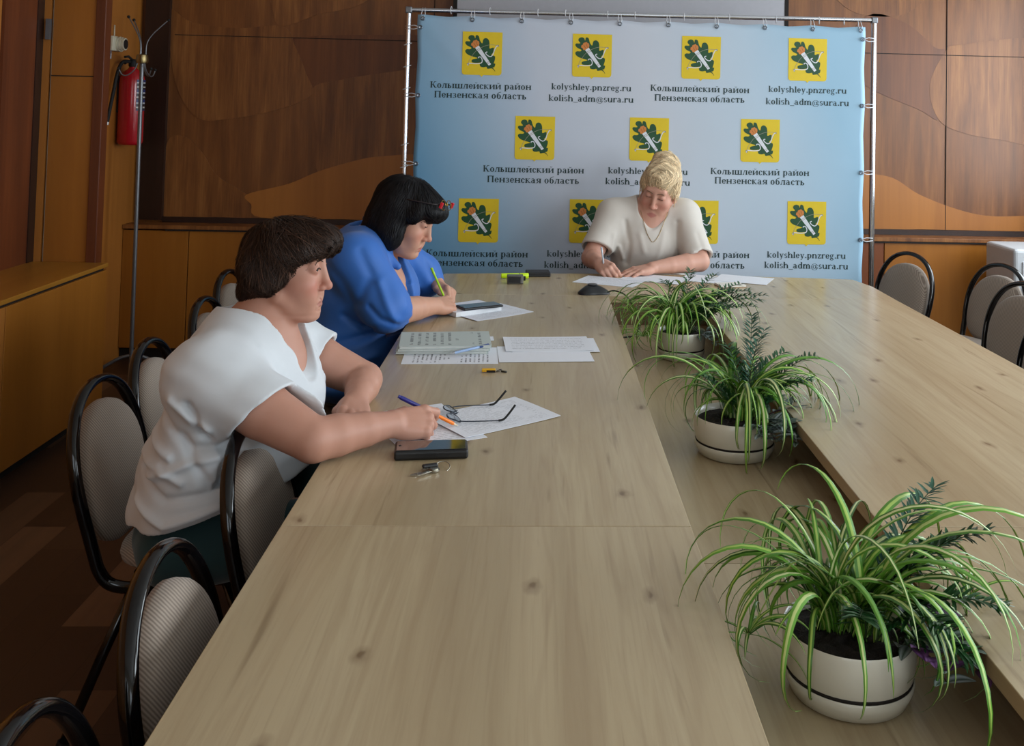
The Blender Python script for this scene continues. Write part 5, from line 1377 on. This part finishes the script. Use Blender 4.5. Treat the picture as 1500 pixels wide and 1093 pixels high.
    # trailing silver striped leaves with purple backs
    lv = Leaves(); stems = MB()
    for (dx, dy, az, L, purple) in trads:
        pts = arch(rg, (cx + dx, cy + dy, Z + .09), R_(az), L, R_(35), R_(95), 8, Z + .012, .1)
        stems.tube(pts, .0017, 5)
        for k in range(1, 9):
            for s in (-1, 1):
                if rg.random() < .15: continue
                a = R_(az) + s * rg.uniform(.5, 1.3); d = Vector((math.cos(a), math.sin(a), rg.uniform(-.25, .55))).normalized()
                gcol = srgb(*rg.choice([(62, 84, 66), (86, 106, 92), (54, 74, 56)])); vc = srgb(*rg.choice([(168, 180, 178), (190, 198, 202), (146, 162, 156)]))
                if purple and rg.random() < .35: gcol, vc = srgb(112, 64, 122), srgb(150, 104, 160)
                blade(lv, pts[k], pts[k] + d * rg.uniform(.038, .060), rg.uniform(.0085, .0125), gcol, (0, 0, .006), None, vc, 6)
    if trads: lv.build('striped_trailing_leaves', o); stems.build('trailing_stems', plain('purplish_stem', srgb(92, 66, 72), .6), o, smooth=True)
    return o
pot_plant(.503, 1.565, .102, 'largest and nearest spider plant in a cream bowl, at the bottom right of the table', 11, 100, .25, .47, [(-.02, .0, 150), (.01, .02, 20), (-.035, .015, 90), (.02, -.01, 330)],
          [(.045, -.01, .20, 20, 70, 0), (.05, .01, .24, 350, 75, 0), (.03, -.03, .17, 300, 60, 0), (.055, .0, .20, 330, 55, 0), (.02, -.02, .16, 250, 65, 0), (.05, .02, .25, 30, 80, 1), (.04, -.035, .14, 320, 40, 0)],
          [(.07, -.03, 330, .13, True), (.075, .0, 5, .15, True), (.06, -.045, 300, .10, True)], [(.345, 1.57, .715, 12, 1.0), (.72, 1.62, .75, 10, .9)],
          [(.02, 0, 8, .60, 80, 185), (.03, .01, 20, .54, 76, 175), (.02, .01, -12, .58, 78, 190), (.0, .01, 40, .5, 84, 190), (.03, -.01, -25, .5, 72, 180), (-.03, 0, 170, .42, 80, 200), (-.02, 0, 150, .46, 84, 205), (.02, 0, 5, .48, 70, 200), (.0, 0, -60, .36, 80, 240)])
pot_plant(.534, 2.64, .108, 'middle spider plant in a cream bowl with silver striped trailing leaves', 23, 88, .25, .47, [(.035, .01, 10), (.02, -.01, 340), (.0, .02, 120), (.045, .0, 60)],
          [(.02, -.02, .22, 100, 82, 0), (.03, -.01, .26, 60, 88, 1), (.04, .0, .30, 80, 86, 1), (.05, -.02, .20, 330, 70, 0), (.03, .03, .22, 30, 75, 0), (.0, -.03, .18, 200, 78, 0), (.04, -.04, .15, 290, 70, 0), (.06, .01, .24, 10, 72, 0)],
          [(.05, -.06, 320, .11, False), (.07, -.03, 345, .13, False), (.03, -.07, 290, .08, False), (.075, .0, 10, .14, False), (.06, -.05, 305, .13, False), (.03, -.08, 300, .10, False), (.05, -.08, 325, .10, False)], None,
          [(.03, 0, 5, .54, 78, 195), (.03, .01, 20, .50, 80, 205), (.04, 0, -10, .48, 74, 200), (-.03, 0, 175, .50, 82, 200), (-.02, .01, 160, .46, 86, 215), (.0, 0, 100, .42, 84, 200), (.03, -.01, -30, .44, 76, 215)])
pot_plant(.534, 3.645, .088, 'farthest spider plant with ferns in the smallest cream bowl, near the head of the table', 37, 96, .27, .50, [(-.03, -.01, 170), (-.02, .01, 200), (.02, .0, 40), (-.035, .0, 140)],
          [(.03, .0, .24, 20, 70, 0), (.035, .02, .28, 350, 66, 0), (.02, -.02, .22, 60, 75, 0), (.03, -.02, .24, 320, 62, 0), (.04, .01, .30, 10, 52, 0), (.0, .02, .22, 110, 80, 0), (.025, .01, .26, 40, 80, 0), (.04, -.01, .26, 340, 56, 0), (.03, .02, .2, 80, 70, 0), (.02, .0, .24, 0, 72, 0), (.03, .0, .30, 30, 62, 0), (.03, -.01, .32, 350, 58, 0), (.01, .01, .26, 70, 84, 0), (.02, -.02, .24, 300, 66, 0)],
          [(.05, -.05, 310, .09, False), (.065, -.02, 340, .12, False)], [(.36, 3.60, .79, 22, 1.15), (.385, 3.58, .72, 16, 1.1), (.34, 3.63, .83, 10, 1.0)],
          [(.0, 0, 5, .50, 80, 190), (.02, 0, 15, .46, 76, 195), (.0, .01, 60, .40, 86, 190), (-.02, 0, 180, .42, 84, 200), (-.02, 0, 120, .36, 86, 220), (.02, 0, -15, .48, 72, 180)])

# ---------------------------------------------------------------- papers, pens, phones and the rest on the table
def print_mat(name, lines, col=(120, 122, 130), amt=.75, along='X', paper=(226, 229, 236), blocks=3.0):
    """white paper with rows of small print, in the sheet's own coordinates"""
    t = NT(name); sp = t.n('ShaderNodeSeparateXYZ'); v = t.coord(kind='Generated'); t.l(v, sp.inputs[0])
    a, b = ('Y', 'X') if along == 'X' else ('X', 'Y')
    fr = t.math('FRACT', t.math('MULTIPLY', sp.outputs[a], lines))
    row = t.math('MULTIPLY', t.math('GREATER_THAN', fr, .35), t.math('LESS_THAN', fr, .75))
    mp = t.n('ShaderNodeMapping'); mp.inputs['Scale'].default_value = (blocks * 14 if along == 'X' else lines * 1.0, lines * 1.0 if along == 'X' else blocks * 14, 1); t.l(v, mp.inputs[0])
    wd_ = t.math('GREATER_THAN', t.noise(mp.outputs[0], 1.0, 2), .47)
    mp2 = t.n('ShaderNodeMapping'); mp2.inputs['Scale'].default_value = (blocks, blocks * 1.4, 1); t.l(v, mp2.inputs[0])
    bl = t.math('GREATER_THAN', t.noise(mp2.outputs[0], 1.2, 1), .40 if blocks < 5 else .05)
    def inside(o_): return t.math('MULTIPLY', t.math('GREATER_THAN', o_, .08), t.math('LESS_THAN', o_, .92))
    m_ = t.math('MULTIPLY', t.math('MULTIPLY', row, wd_), t.math('MULTIPLY', bl, t.math('MULTIPLY', inside(sp.outputs['X']), inside(sp.outputs['Y']))))
    t.base(t.mix(t.math('MULTIPLY', m_, amt), srgb(*paper), srgb(*col))); return t.set(.75)
M['paper'] = print_mat('printed_form_paper', 26, amt=.35)
M['paper_cols'] = print_mat('printed_column_paper', 22, (92, 94, 102), .8, 'Y', blocks=2.2)
M['paper_table'] = print_mat('printed_table_paper', 9, (150, 152, 158), .55, 'X', blocks=7)
M['paper_plain'] = plain('white_paper', srgb(228, 231, 238), .75, var=.01)
M['booklet'] = print_mat('grey_green_booklet_cover', 12, (96, 102, 104), .7, 'Y', (186, 196, 192), 1.6)
def sheet(cx, cy, w_, h_, ang, z, mat_, label, name='paper_sheet', cat='paper', th=.0008, curl=.0, group=None):
    b = MB(); nx_, ny_ = 10, 8; vs = []; fs = []
    for k in (0, 1):
        for j in range(ny_ + 1):
            for i in range(nx_ + 1):
                x = (i / nx_ - .5) * w_; y = (j / ny_ - .5) * h_
                c_ = curl * (abs(i / nx_ - .5) * 2) ** 3 * (.6 + .4 * math.sin(3 * j / ny_))
                vs.append((x, y, c_ + k * th))
    N1 = (nx_ + 1) * (ny_ + 1)
    for j in range(ny_):
        for i in range(nx_):
            a = j * (nx_ + 1) + i; q = (a, a + 1, a + nx_ + 2, a + nx_ + 1)
            fs.append(q[::-1]); fs.append(tuple(v_ + N1 for v_ in q))
    ring = [i for i in range(nx_ + 1)] + [(nx_ + 1) * (j + 1) + nx_ for j in range(ny_)] + [(nx_ + 1) * ny_ + i for i in range(nx_ - 1, -1, -1)] + [(nx_ + 1) * j for j in range(ny_ - 1, 0, -1)]
    for k in range(len(ring)):
        a, c_ = ring[k], ring[(k + 1) % len(ring)]; fs.append((a, c_, c_ + N1, a + N1))
    b.add(vs, fs); o = b.build(name, mat_)
    o.location = (cx, cy, z); o.rotation_euler = (0, 0, R_(ang))
    return tag(o, label, cat, group)
Z0 = TZ + .0004
# by the woman in white
sheet(-.268, 2.465, .21, .297, 27, Z0, M['paper'], 'lower white form under the writing hand of the woman in white')
sheet(-.105, 2.535, .285, .20, 37, Z0 + .0011, M['paper'], 'white printed form lying askew under the folded open eyeglasses', curl=.003)
# the booklet pile and the sheets around it
sheet(-.262, 3.150, .292, .205, 3, Z0, M['paper_cols'], 'white sheet in printed columns sticking out under the booklet pile')
for k in range(3):
    o = empty('booklet', (-.298 + .004 * k, 3.262 - .004 * k, Z0 + .0012 + .0094 * k),
              ['bottom booklet of the grey green pile', 'middle booklet of the grey green pile', 'top booklet of the pile, its grey green printed cover showing'][k] + (' beside the blue pen' if k < 2 else ''), 'booklet', 'grey green booklets in a pile')
    b = MB(); b.span((-.142, -.098, .0006), (.140, .098, .0078)); pg = b.build('pages', plain('booklet_page_block', srgb(206, 210, 206), .8), o, local=True)
    for z, nm in ((0, 'back_cover'), (.0078, 'front_cover')):
        b = MB(); b.span((-.144, -.100, z), (.144, .100, z + .0007)); b.build(nm, M['booklet'] if k == 2 and z else plain('booklet_card', srgb(190, 200, 196), .7), o, local=True)
    o.rotation_euler = (0, 0, R_(4.5 + (k - 1) * 1.2))
sheet(-.275, 3.368, .27, .06, 5, Z0 + .0012, M['paper_plain'], 'strip of pale sheet showing behind the booklet pile')
sheet(.030, 3.180, .294, .200, 4.5, Z0 + .0010, M['paper_plain'], 'nearly blank white sheet in front of the table printed sheets, right of the booklets')
sheet(.062, 3.295, .282, .190, 3.5, Z0 + .0020, M['paper_table'], 'white sheet with a shifted edge, under the topmost printed table sheet')
sheet(.040, 3.305, .284, .195, 5, Z0 + .0030, M['paper_table'], 'topmost white sheet with a printed table, right of the booklet pile', curl=.002)
# in front of the woman in blue
sheet(-.178, 3.815, .270, .205, 41, Z0, M['paper'], 'white printed sheets under the dark phone of the woman in blue', curl=.002)
o = empty('notebook', (-.262, 3.835, Z0 + .0012), 'thick white notebook under the dark phone of the woman in blue', 'notebook')
b = MB(); b.span((-.075, -.105, 0), (.075, .105, .0165)); b.build('pages', plain('white_page_block', srgb(216, 218, 222), .8), o, local=True)
b = MB(); b.span((-.0755, -.1055, .0165), (.0755, .1055, .0174)); b.build('cover', M['paper_plain'], o, local=True)
o.rotation_euler = (0, 0, R_(-50))
# in front of the blonde woman
sheet(.330, 4.530, .285, .200, -24, Z0, M['paper'], 'white sheet the blonde woman is writing on')
sheet(.545, 4.615, .285, .195, -24, Z0 + .0010, M['paper_plain'], 'white sheet under the resting hand of the blonde woman')
sheet(.800, 4.625, .250, .190, -24, Z0, M['paper_plain'], 'white sheet right of the blonde woman, partly under its neighbour')
sheet(.965, 4.628, .255, .195, -24, Z0 + .0010, M['paper_plain'], 'rightmost white sheet at the head of the table')
o = empty('note_pad', (.87, 4.455, Z0), 'small cream note pad with a brown edge behind the farthest plant', 'note pad')
b = MB(); b.span((-.06, -.04, .002), (.06, .04, .010)); b.build('sheets', plain('cream_note_sheets', srgb(226, 222, 212), .7), o, local=True)
b = MB(); b.span((-.062, -.042, 0), (.062, .042, .002)); b.build('backing', plain('brown_card', srgb(160, 120, 84), .7), o, local=True)
o.rotation_euler = (0, 0, R_(12))

def phone(cx, cy, z, ang, L, W, H, label, glass_rough=.06):
    o = empty('smartphone', (cx, cy, z), label, 'phone')
    b = MB(); b.span((-L / 2, -W / 2, 0), (L / 2, W / 2, H * .96))
    b.build('case', plain('black_phone_case', srgb(16, 16, 18), .4), o, local=True, bevel=.006, seg=4)
    b = MB(); b.span((-L / 2 + .005, -W / 2 + .005, H * .96), (L / 2 - .005, W / 2 - .005, H)); b.build('screen', plain('dark_phone_glass', srgb(12, 13, 16), glass_rough, coat=1.0), o, local=True, bevel=.001)
    b = MB(); b.tube([(-L / 2 + .012, 0, H), (-L / 2 + .012, 0, H + .0006)], .003, 12); b.build('camera_dot', M['gap'], o, local=True)
    b = MB(); b.span((.01, -W / 2 - .001, H * .35), (.04, -W / 2 + .001, H * .6)); b.build('side_button', M['foot'], o, local=True)
    o.rotation_euler = (0, 0, R_(ang)); return o
phone(-.226, 2.262, Z0, 6, .162, .072, .022, 'black smartphone in a thick case in front of the writing hand')
phone(-.215, 3.812, Z0 + .0188, 30, .165, .078, .010, 'dark smartphone lying on the notebook of the woman in blue', .15)

def pen(tip, top_, r, parts, label, name='ballpoint_pen', cat='pen'):
    """parts: list of (from, to, material, radius factor, part name) along the pen, 0 = tip"""
    tip, top_ = Vector(tip), Vector(top_)
    o = empty(name, tuple(tip), label, cat)
    for a, c_, m_, k, nm in parts:
        b = MB(); p0, p1 = tip.lerp(top_, a), tip.lerp(top_, c_)
        if nm == 'tip': b.tube([p0, p0.lerp(p1, .25), p1], [r * .15, r * .3, r * k], 12)
        else: b.tube([p0, p0.lerp(p1, .04), p0.lerp(p1, .96), p1], [r * k * .9, r * k, r * k, r * k * .85], 12)
        b.build(nm, m_, o, smooth=True, angle=50)
    return o
orange = plain('orange_plastic', srgb(244, 128, 20), .35); blue = plain('dark_blue_plastic', srgb(34, 34, 120), .35)
pen((-.183, 2.452, .7545), (-.322, 2.404, .838), .0044, [(.0, .07, plain('pen_point', srgb(220, 200, 170), .3), .8, 'tip'), (.07, .60, orange, 1, 'barrel'), (.60, .97, blue, 1.18, 'cap'), (.97, 1.0, blue, .9, 'cap_end')], 'orange ballpoint pen with its dark blue cap in the hand of the woman in white')
lime = plain('lime_green_plastic', srgb(176, 216, 24), .35); clear = plain('clear_grey_plastic', srgb(196, 202, 210), .2)
pen((-.338, 3.845, .769), (-.408, 3.875, .905), .0042, [(.0, .08, clear, .8, 'tip'), (.08, .82, lime, 1, 'barrel'), (.82, 1.0, lime, 1.15, 'cap')], 'lime green pen held by the woman in blue')
pen((.318, 4.655, .7535), (.303, 4.735, .875), .0042, [(.0, .08, M['chrome'], .8, 'tip'), (.08, .8, clear, 1, 'barrel'), (.8, 1.0, clear, 1.15, 'cap')], 'clear pale pen in the writing hand of the blonde woman')
b_clip = plain('blue_clip_plastic', srgb(44, 72, 130), .35)
pb = pen((-.262, 3.118, .764), (-.142, 3.185, .778), .0042, [(.0, .1, M['chrome'], .9, 'tip'), (.1, .72, plain('pale_blue_barrel', srgb(150, 176, 214), .25), 1, 'barrel'), (.72, .96, b_clip, 1.1, 'cap'), (.96, 1.0, M['chrome'], .6, 'button')], 'pale blue ballpoint pen leaning on the booklet pile')
hl = empty('highlighter', (-.1, 4.57, Z0), 'fat lime green highlighter pen lying beyond the small black device', 'highlighter')
for a, c_, r_, nm in ((-.064, .02, .0115, 'barrel'), (.02, .062, .0125, 'cap')):
    b = MB(); b.tube([(-.1 + a, 4.572 + a * .08, TZ + .0125), (-.1 + a + .002, 4.572 + a * .08, TZ + .0125), (-.1 + c_ - .003, 4.572 + c_ * .08, TZ + .0125), (-.1 + c_, 4.572 + c_ * .08, TZ + .0125)], [r_ * .7, r_, r_, r_ * .8], 14); b.build(nm, plain('neon_lime_plastic', srgb(206, 240, 20), .35), hl, smooth=True, angle=50)
dv = empty('voice_recorder', (-.09, 4.435, Z0), 'small black screened device with a silver body beside the lime highlighter', 'recorder')
b = MB(); b.span((-.042, -.012, 0), (.030, .030, .038)); b.build('body', plain('silver_device_body', srgb(120, 118, 114), .3, .7), dv, local=True, bevel=.004)
b = MB(); b.span((-.038, -.0145, .005), (.018, -.0115, .034)); b.build('screen', plain('black_device_screen', srgb(12, 12, 15), .08), dv, local=True, bevel=.001)
b = MB(); b.tube([(.030, .01, .022), (.040, .01, .022)], .010, 14); b.build('dial', M['foot'], dv, local=True, smooth=True, angle=50)
dv.rotation_euler = (0, 0, R_(4))
bx = empty('card_case', (.004, 4.665, Z0), 'flat black case near the far edge of the table, right of the highlighter', 'case')
b = MB(); b.span((-.055, -.045, 0), (.055, .045, .020)); b.build('body', plain('black_leatherette', srgb(26, 26, 29), .5), bx, local=True, bevel=.004)
b = MB(); b.span((-.053, -.0455, .0125), (.053, -.0445, .0150)); b.build('seam_line', M['gap'], bx, local=True)
bx.rotation_euler = (0, 0, R_(6))
# conference microphone with its cable running down into the shelf well
mc = empty('conference_microphone', (.236, 4.235, Z0), 'black low domed conference microphone at the corner of the table well', 'microphone')
b = MB(); vs = []; fs = []; n = 36
prof = [(1.0, 0), (1.0, .006), (.94, .011), (.74, .021), (.48, .031), (.25, .036), (.08, .0375)]
for k_, z in prof:
    for j in range(n):
        a = 2 * math.pi * j / n; rr_ = .058 * k_ * (1 + .16 * math.cos(3 * a + .6)); vs.append((rr_ * 1.12 * math.cos(a), rr_ * .9 * math.sin(a), z))
for i in range(len(prof) - 1):
    for j in range(n): fs.append((i * n + j, i * n + (j + 1) % n, (i + 1) * n + (j + 1) % n, (i + 1) * n + j))
fs.append(tuple(range(n - 1, -1, -1))); fs.append(tuple((len(prof) - 1) * n + j for j in range(n)))
b.add(vs, fs); b.build('housing', plain('black_mic_housing', srgb(26, 27, 30), .4), mc, local=True, smooth=True, angle=60)
b = MB(); b.lathe([(.020, .0355), (.021, .039), (.018, .040), (0, .040)], (0, 0, 0), 20); b.build('touch_button', plain('grey_mic_button', srgb(70, 72, 76), .4), mc, local=True, smooth=True, angle=50)
b = MB(); b.tube(catmull([(.298, 4.225, .757), (.33, 4.20, .768), (.37, 4.14, .76), (.405, 4.06, .715), (.415, 4.00, .665), (.395, 3.95, .640), (.35, 3.93, .636), (.32, 3.90, .636)], 6), .0032, 8); b.build('cable', M['foot'], mc, smooth=True)
# eyeglasses lying upside down, arms open
ge = empty('eyeglasses', (-.20, 2.54, Z0 + .002), 'thin dark rimmed eyeglasses lying open on the askew white form', 'glasses')
gx = Vector((.975, .22, 0)); gy = Vector((-.22, .975, 0)); gz = Vector((0, 0, 1)); g0 = Vector((-.186, 2.532, Z0 + .0055)); gv = gx * -.90 + gz * .36; gn = gx * .36 + gz * .90
def gf(x, y, z): return g0 + gy * y + gv * (z + .019) + gn * x
def gp(x, y, z): return g0 + gx * x + gy * y + gz * z
wire = plain('dark_steel_wire', srgb(58, 64, 74), .3, .8)
t = NT('lens_glass'); t.base(srgb(236, 242, 246)); M['lens'] = t.set(.02, trans=1.0)
b = MB()
for s in (-1, 1):
    ring = [gf(-.004 * abs(math.sin(a)), s * .034 + .0245 * abs(math.cos(a)) ** .8 * (1 if math.cos(a) > 0 else -1), .019 * abs(math.sin(a)) ** .85 * (1 if math.sin(a) > 0 else -1)) for a in [2 * math.pi * k / 26 for k in range(26)]]
    b.tube(ring, .0013, 6, closed=True)
b.tube(catmull([gf(0, -.010, .006), gf(-.003, 0, .002), gf(0, .010, .006)], 5), .0013, 6)
for s in (-1, 1): b.tube([gf(0, s * .010, -.004), gf(.008, s * .008, -.012)], .001, 6)
b.build('rims', wire, ge, smooth=True)
for s in (-1, 1):
    b = MB(); n = 24
    ring = [gf(-.003, s * .034 + .0238 * abs(math.cos(a)) ** .8 * (1 if math.cos(a) > 0 else -1), .0183 * abs(math.sin(a)) ** .85 * (1 if math.sin(a) > 0 else -1)) for a in [2 * math.pi * k / n for k in range(n)]]
    b.add(ring + [p + gn * .0012 for p in ring], [tuple(range(n - 1, -1, -1)), tuple(range(n, 2 * n))] + [(k, (k + 1) % n, n + (k + 1) % n, n + k) for k in range(n)])
    b.build('lens', M['lens'], ge)
    b = MB(); b.tube(catmull([gf(0, s * .0585, -.010), gp(.012, s * .064, .003), gp(.05, s * .066, .002), gp(.092, s * .066, .001)], 5), .0014, 6); tm = b.build('temple', wire, ge, smooth=True)
    b = MB(); b.tube(catmull([gp(.088, s * .066, .001), gp(.100, s * .066, .003), gp(.112, s * .065, .014), gp(.130, s * .063, .036)], 5), .0028, 8); b.build('ear_tip', M['foot'], tm, smooth=True)
# keys
ky = empty('key_bunch', (-.225, 2.155, Z0), 'bunch of keys with a black fob in front of the black smartphone', 'keys')
steel = plain('nickel_key_metal', srgb(176, 172, 160), .25, 1)
b = MB(); b.tube([(-.193 + .016 * math.cos(a), 2.178 + .016 * math.sin(a), TZ + .004 + .006 * math.sin(a)) for a in [2 * math.pi * k / 24 for k in range(24)]], .0010, 6, closed=True); b.build('ring', steel, ky, smooth=True)
for k, (ax_, ln) in enumerate(((212, .062), (226, .056), (200, .034))):
    b = MB(); d = Vector((math.cos(R_(ax_)), math.sin(R_(ax_)), 0)); n_ = Vector((-d.y, d.x, 0)); o0 = Vector((-.200, 2.166, TZ + .0015 + .0022 * k))
    fr = (o0, d, n_, Vector((0, 0, 1)))
    hd = [(.011 + .011 * math.cos(a), .011 * math.sin(a)) for a in [2 * math.pi * q / 16 for q in range(16)]]
    b.prism(hd, 0, .002, fr)
    b.prism([(.018, -.0032), (ln, -.0032), (ln + .003, 0), (ln, .0018), (ln - .006, .0036), (ln - .010, .0018), (ln - .016, .0036), (ln - .022, .0024), (.018, .0032)], 0, .002, fr); b.build('key', steel, ky)
b = MB(); b.box((-.219, 2.172, TZ + .0085), (.034, .013, .007), Matrix.Rotation(R_(24), 3, 'Z')); b.build('fob', plain('black_key_fob', srgb(18, 18, 20), .3), ky, bevel=.003)
us = empty('usb_stick', (-.12, 2.962, Z0), 'small yellow memory stick with a metal ring in front of the booklets', 'memory stick')
b = MB(); b.box((-.135, 2.960, TZ + .0065), (.040, .014, .009), Matrix.Rotation(R_(3), 3, 'Z')); b.build('body', plain('yellow_plastic', srgb(226, 170, 20), .4), us, bevel=.002)
b = MB(); b.box((-.128, 2.9535, TZ + .0045), (.026, .002, .006)); b.build('dark_slot', M['gap'], us)
b = MB(); b.tube([(-.105 + .008 * math.cos(a), 2.964 + .008 * math.sin(a), TZ + .004 + .003 * math.cos(a)) for a in [2 * math.pi * k / 18 for k in range(18)]], .0011, 6, closed=True); b.tube([(-.098, 2.962, TZ + .003), (-.082, 2.955, TZ + .003)], .0028, 8); b.build('ring_and_clip', plain('dark_clip_metal', srgb(70, 68, 66), .3, .9), us, smooth=True)
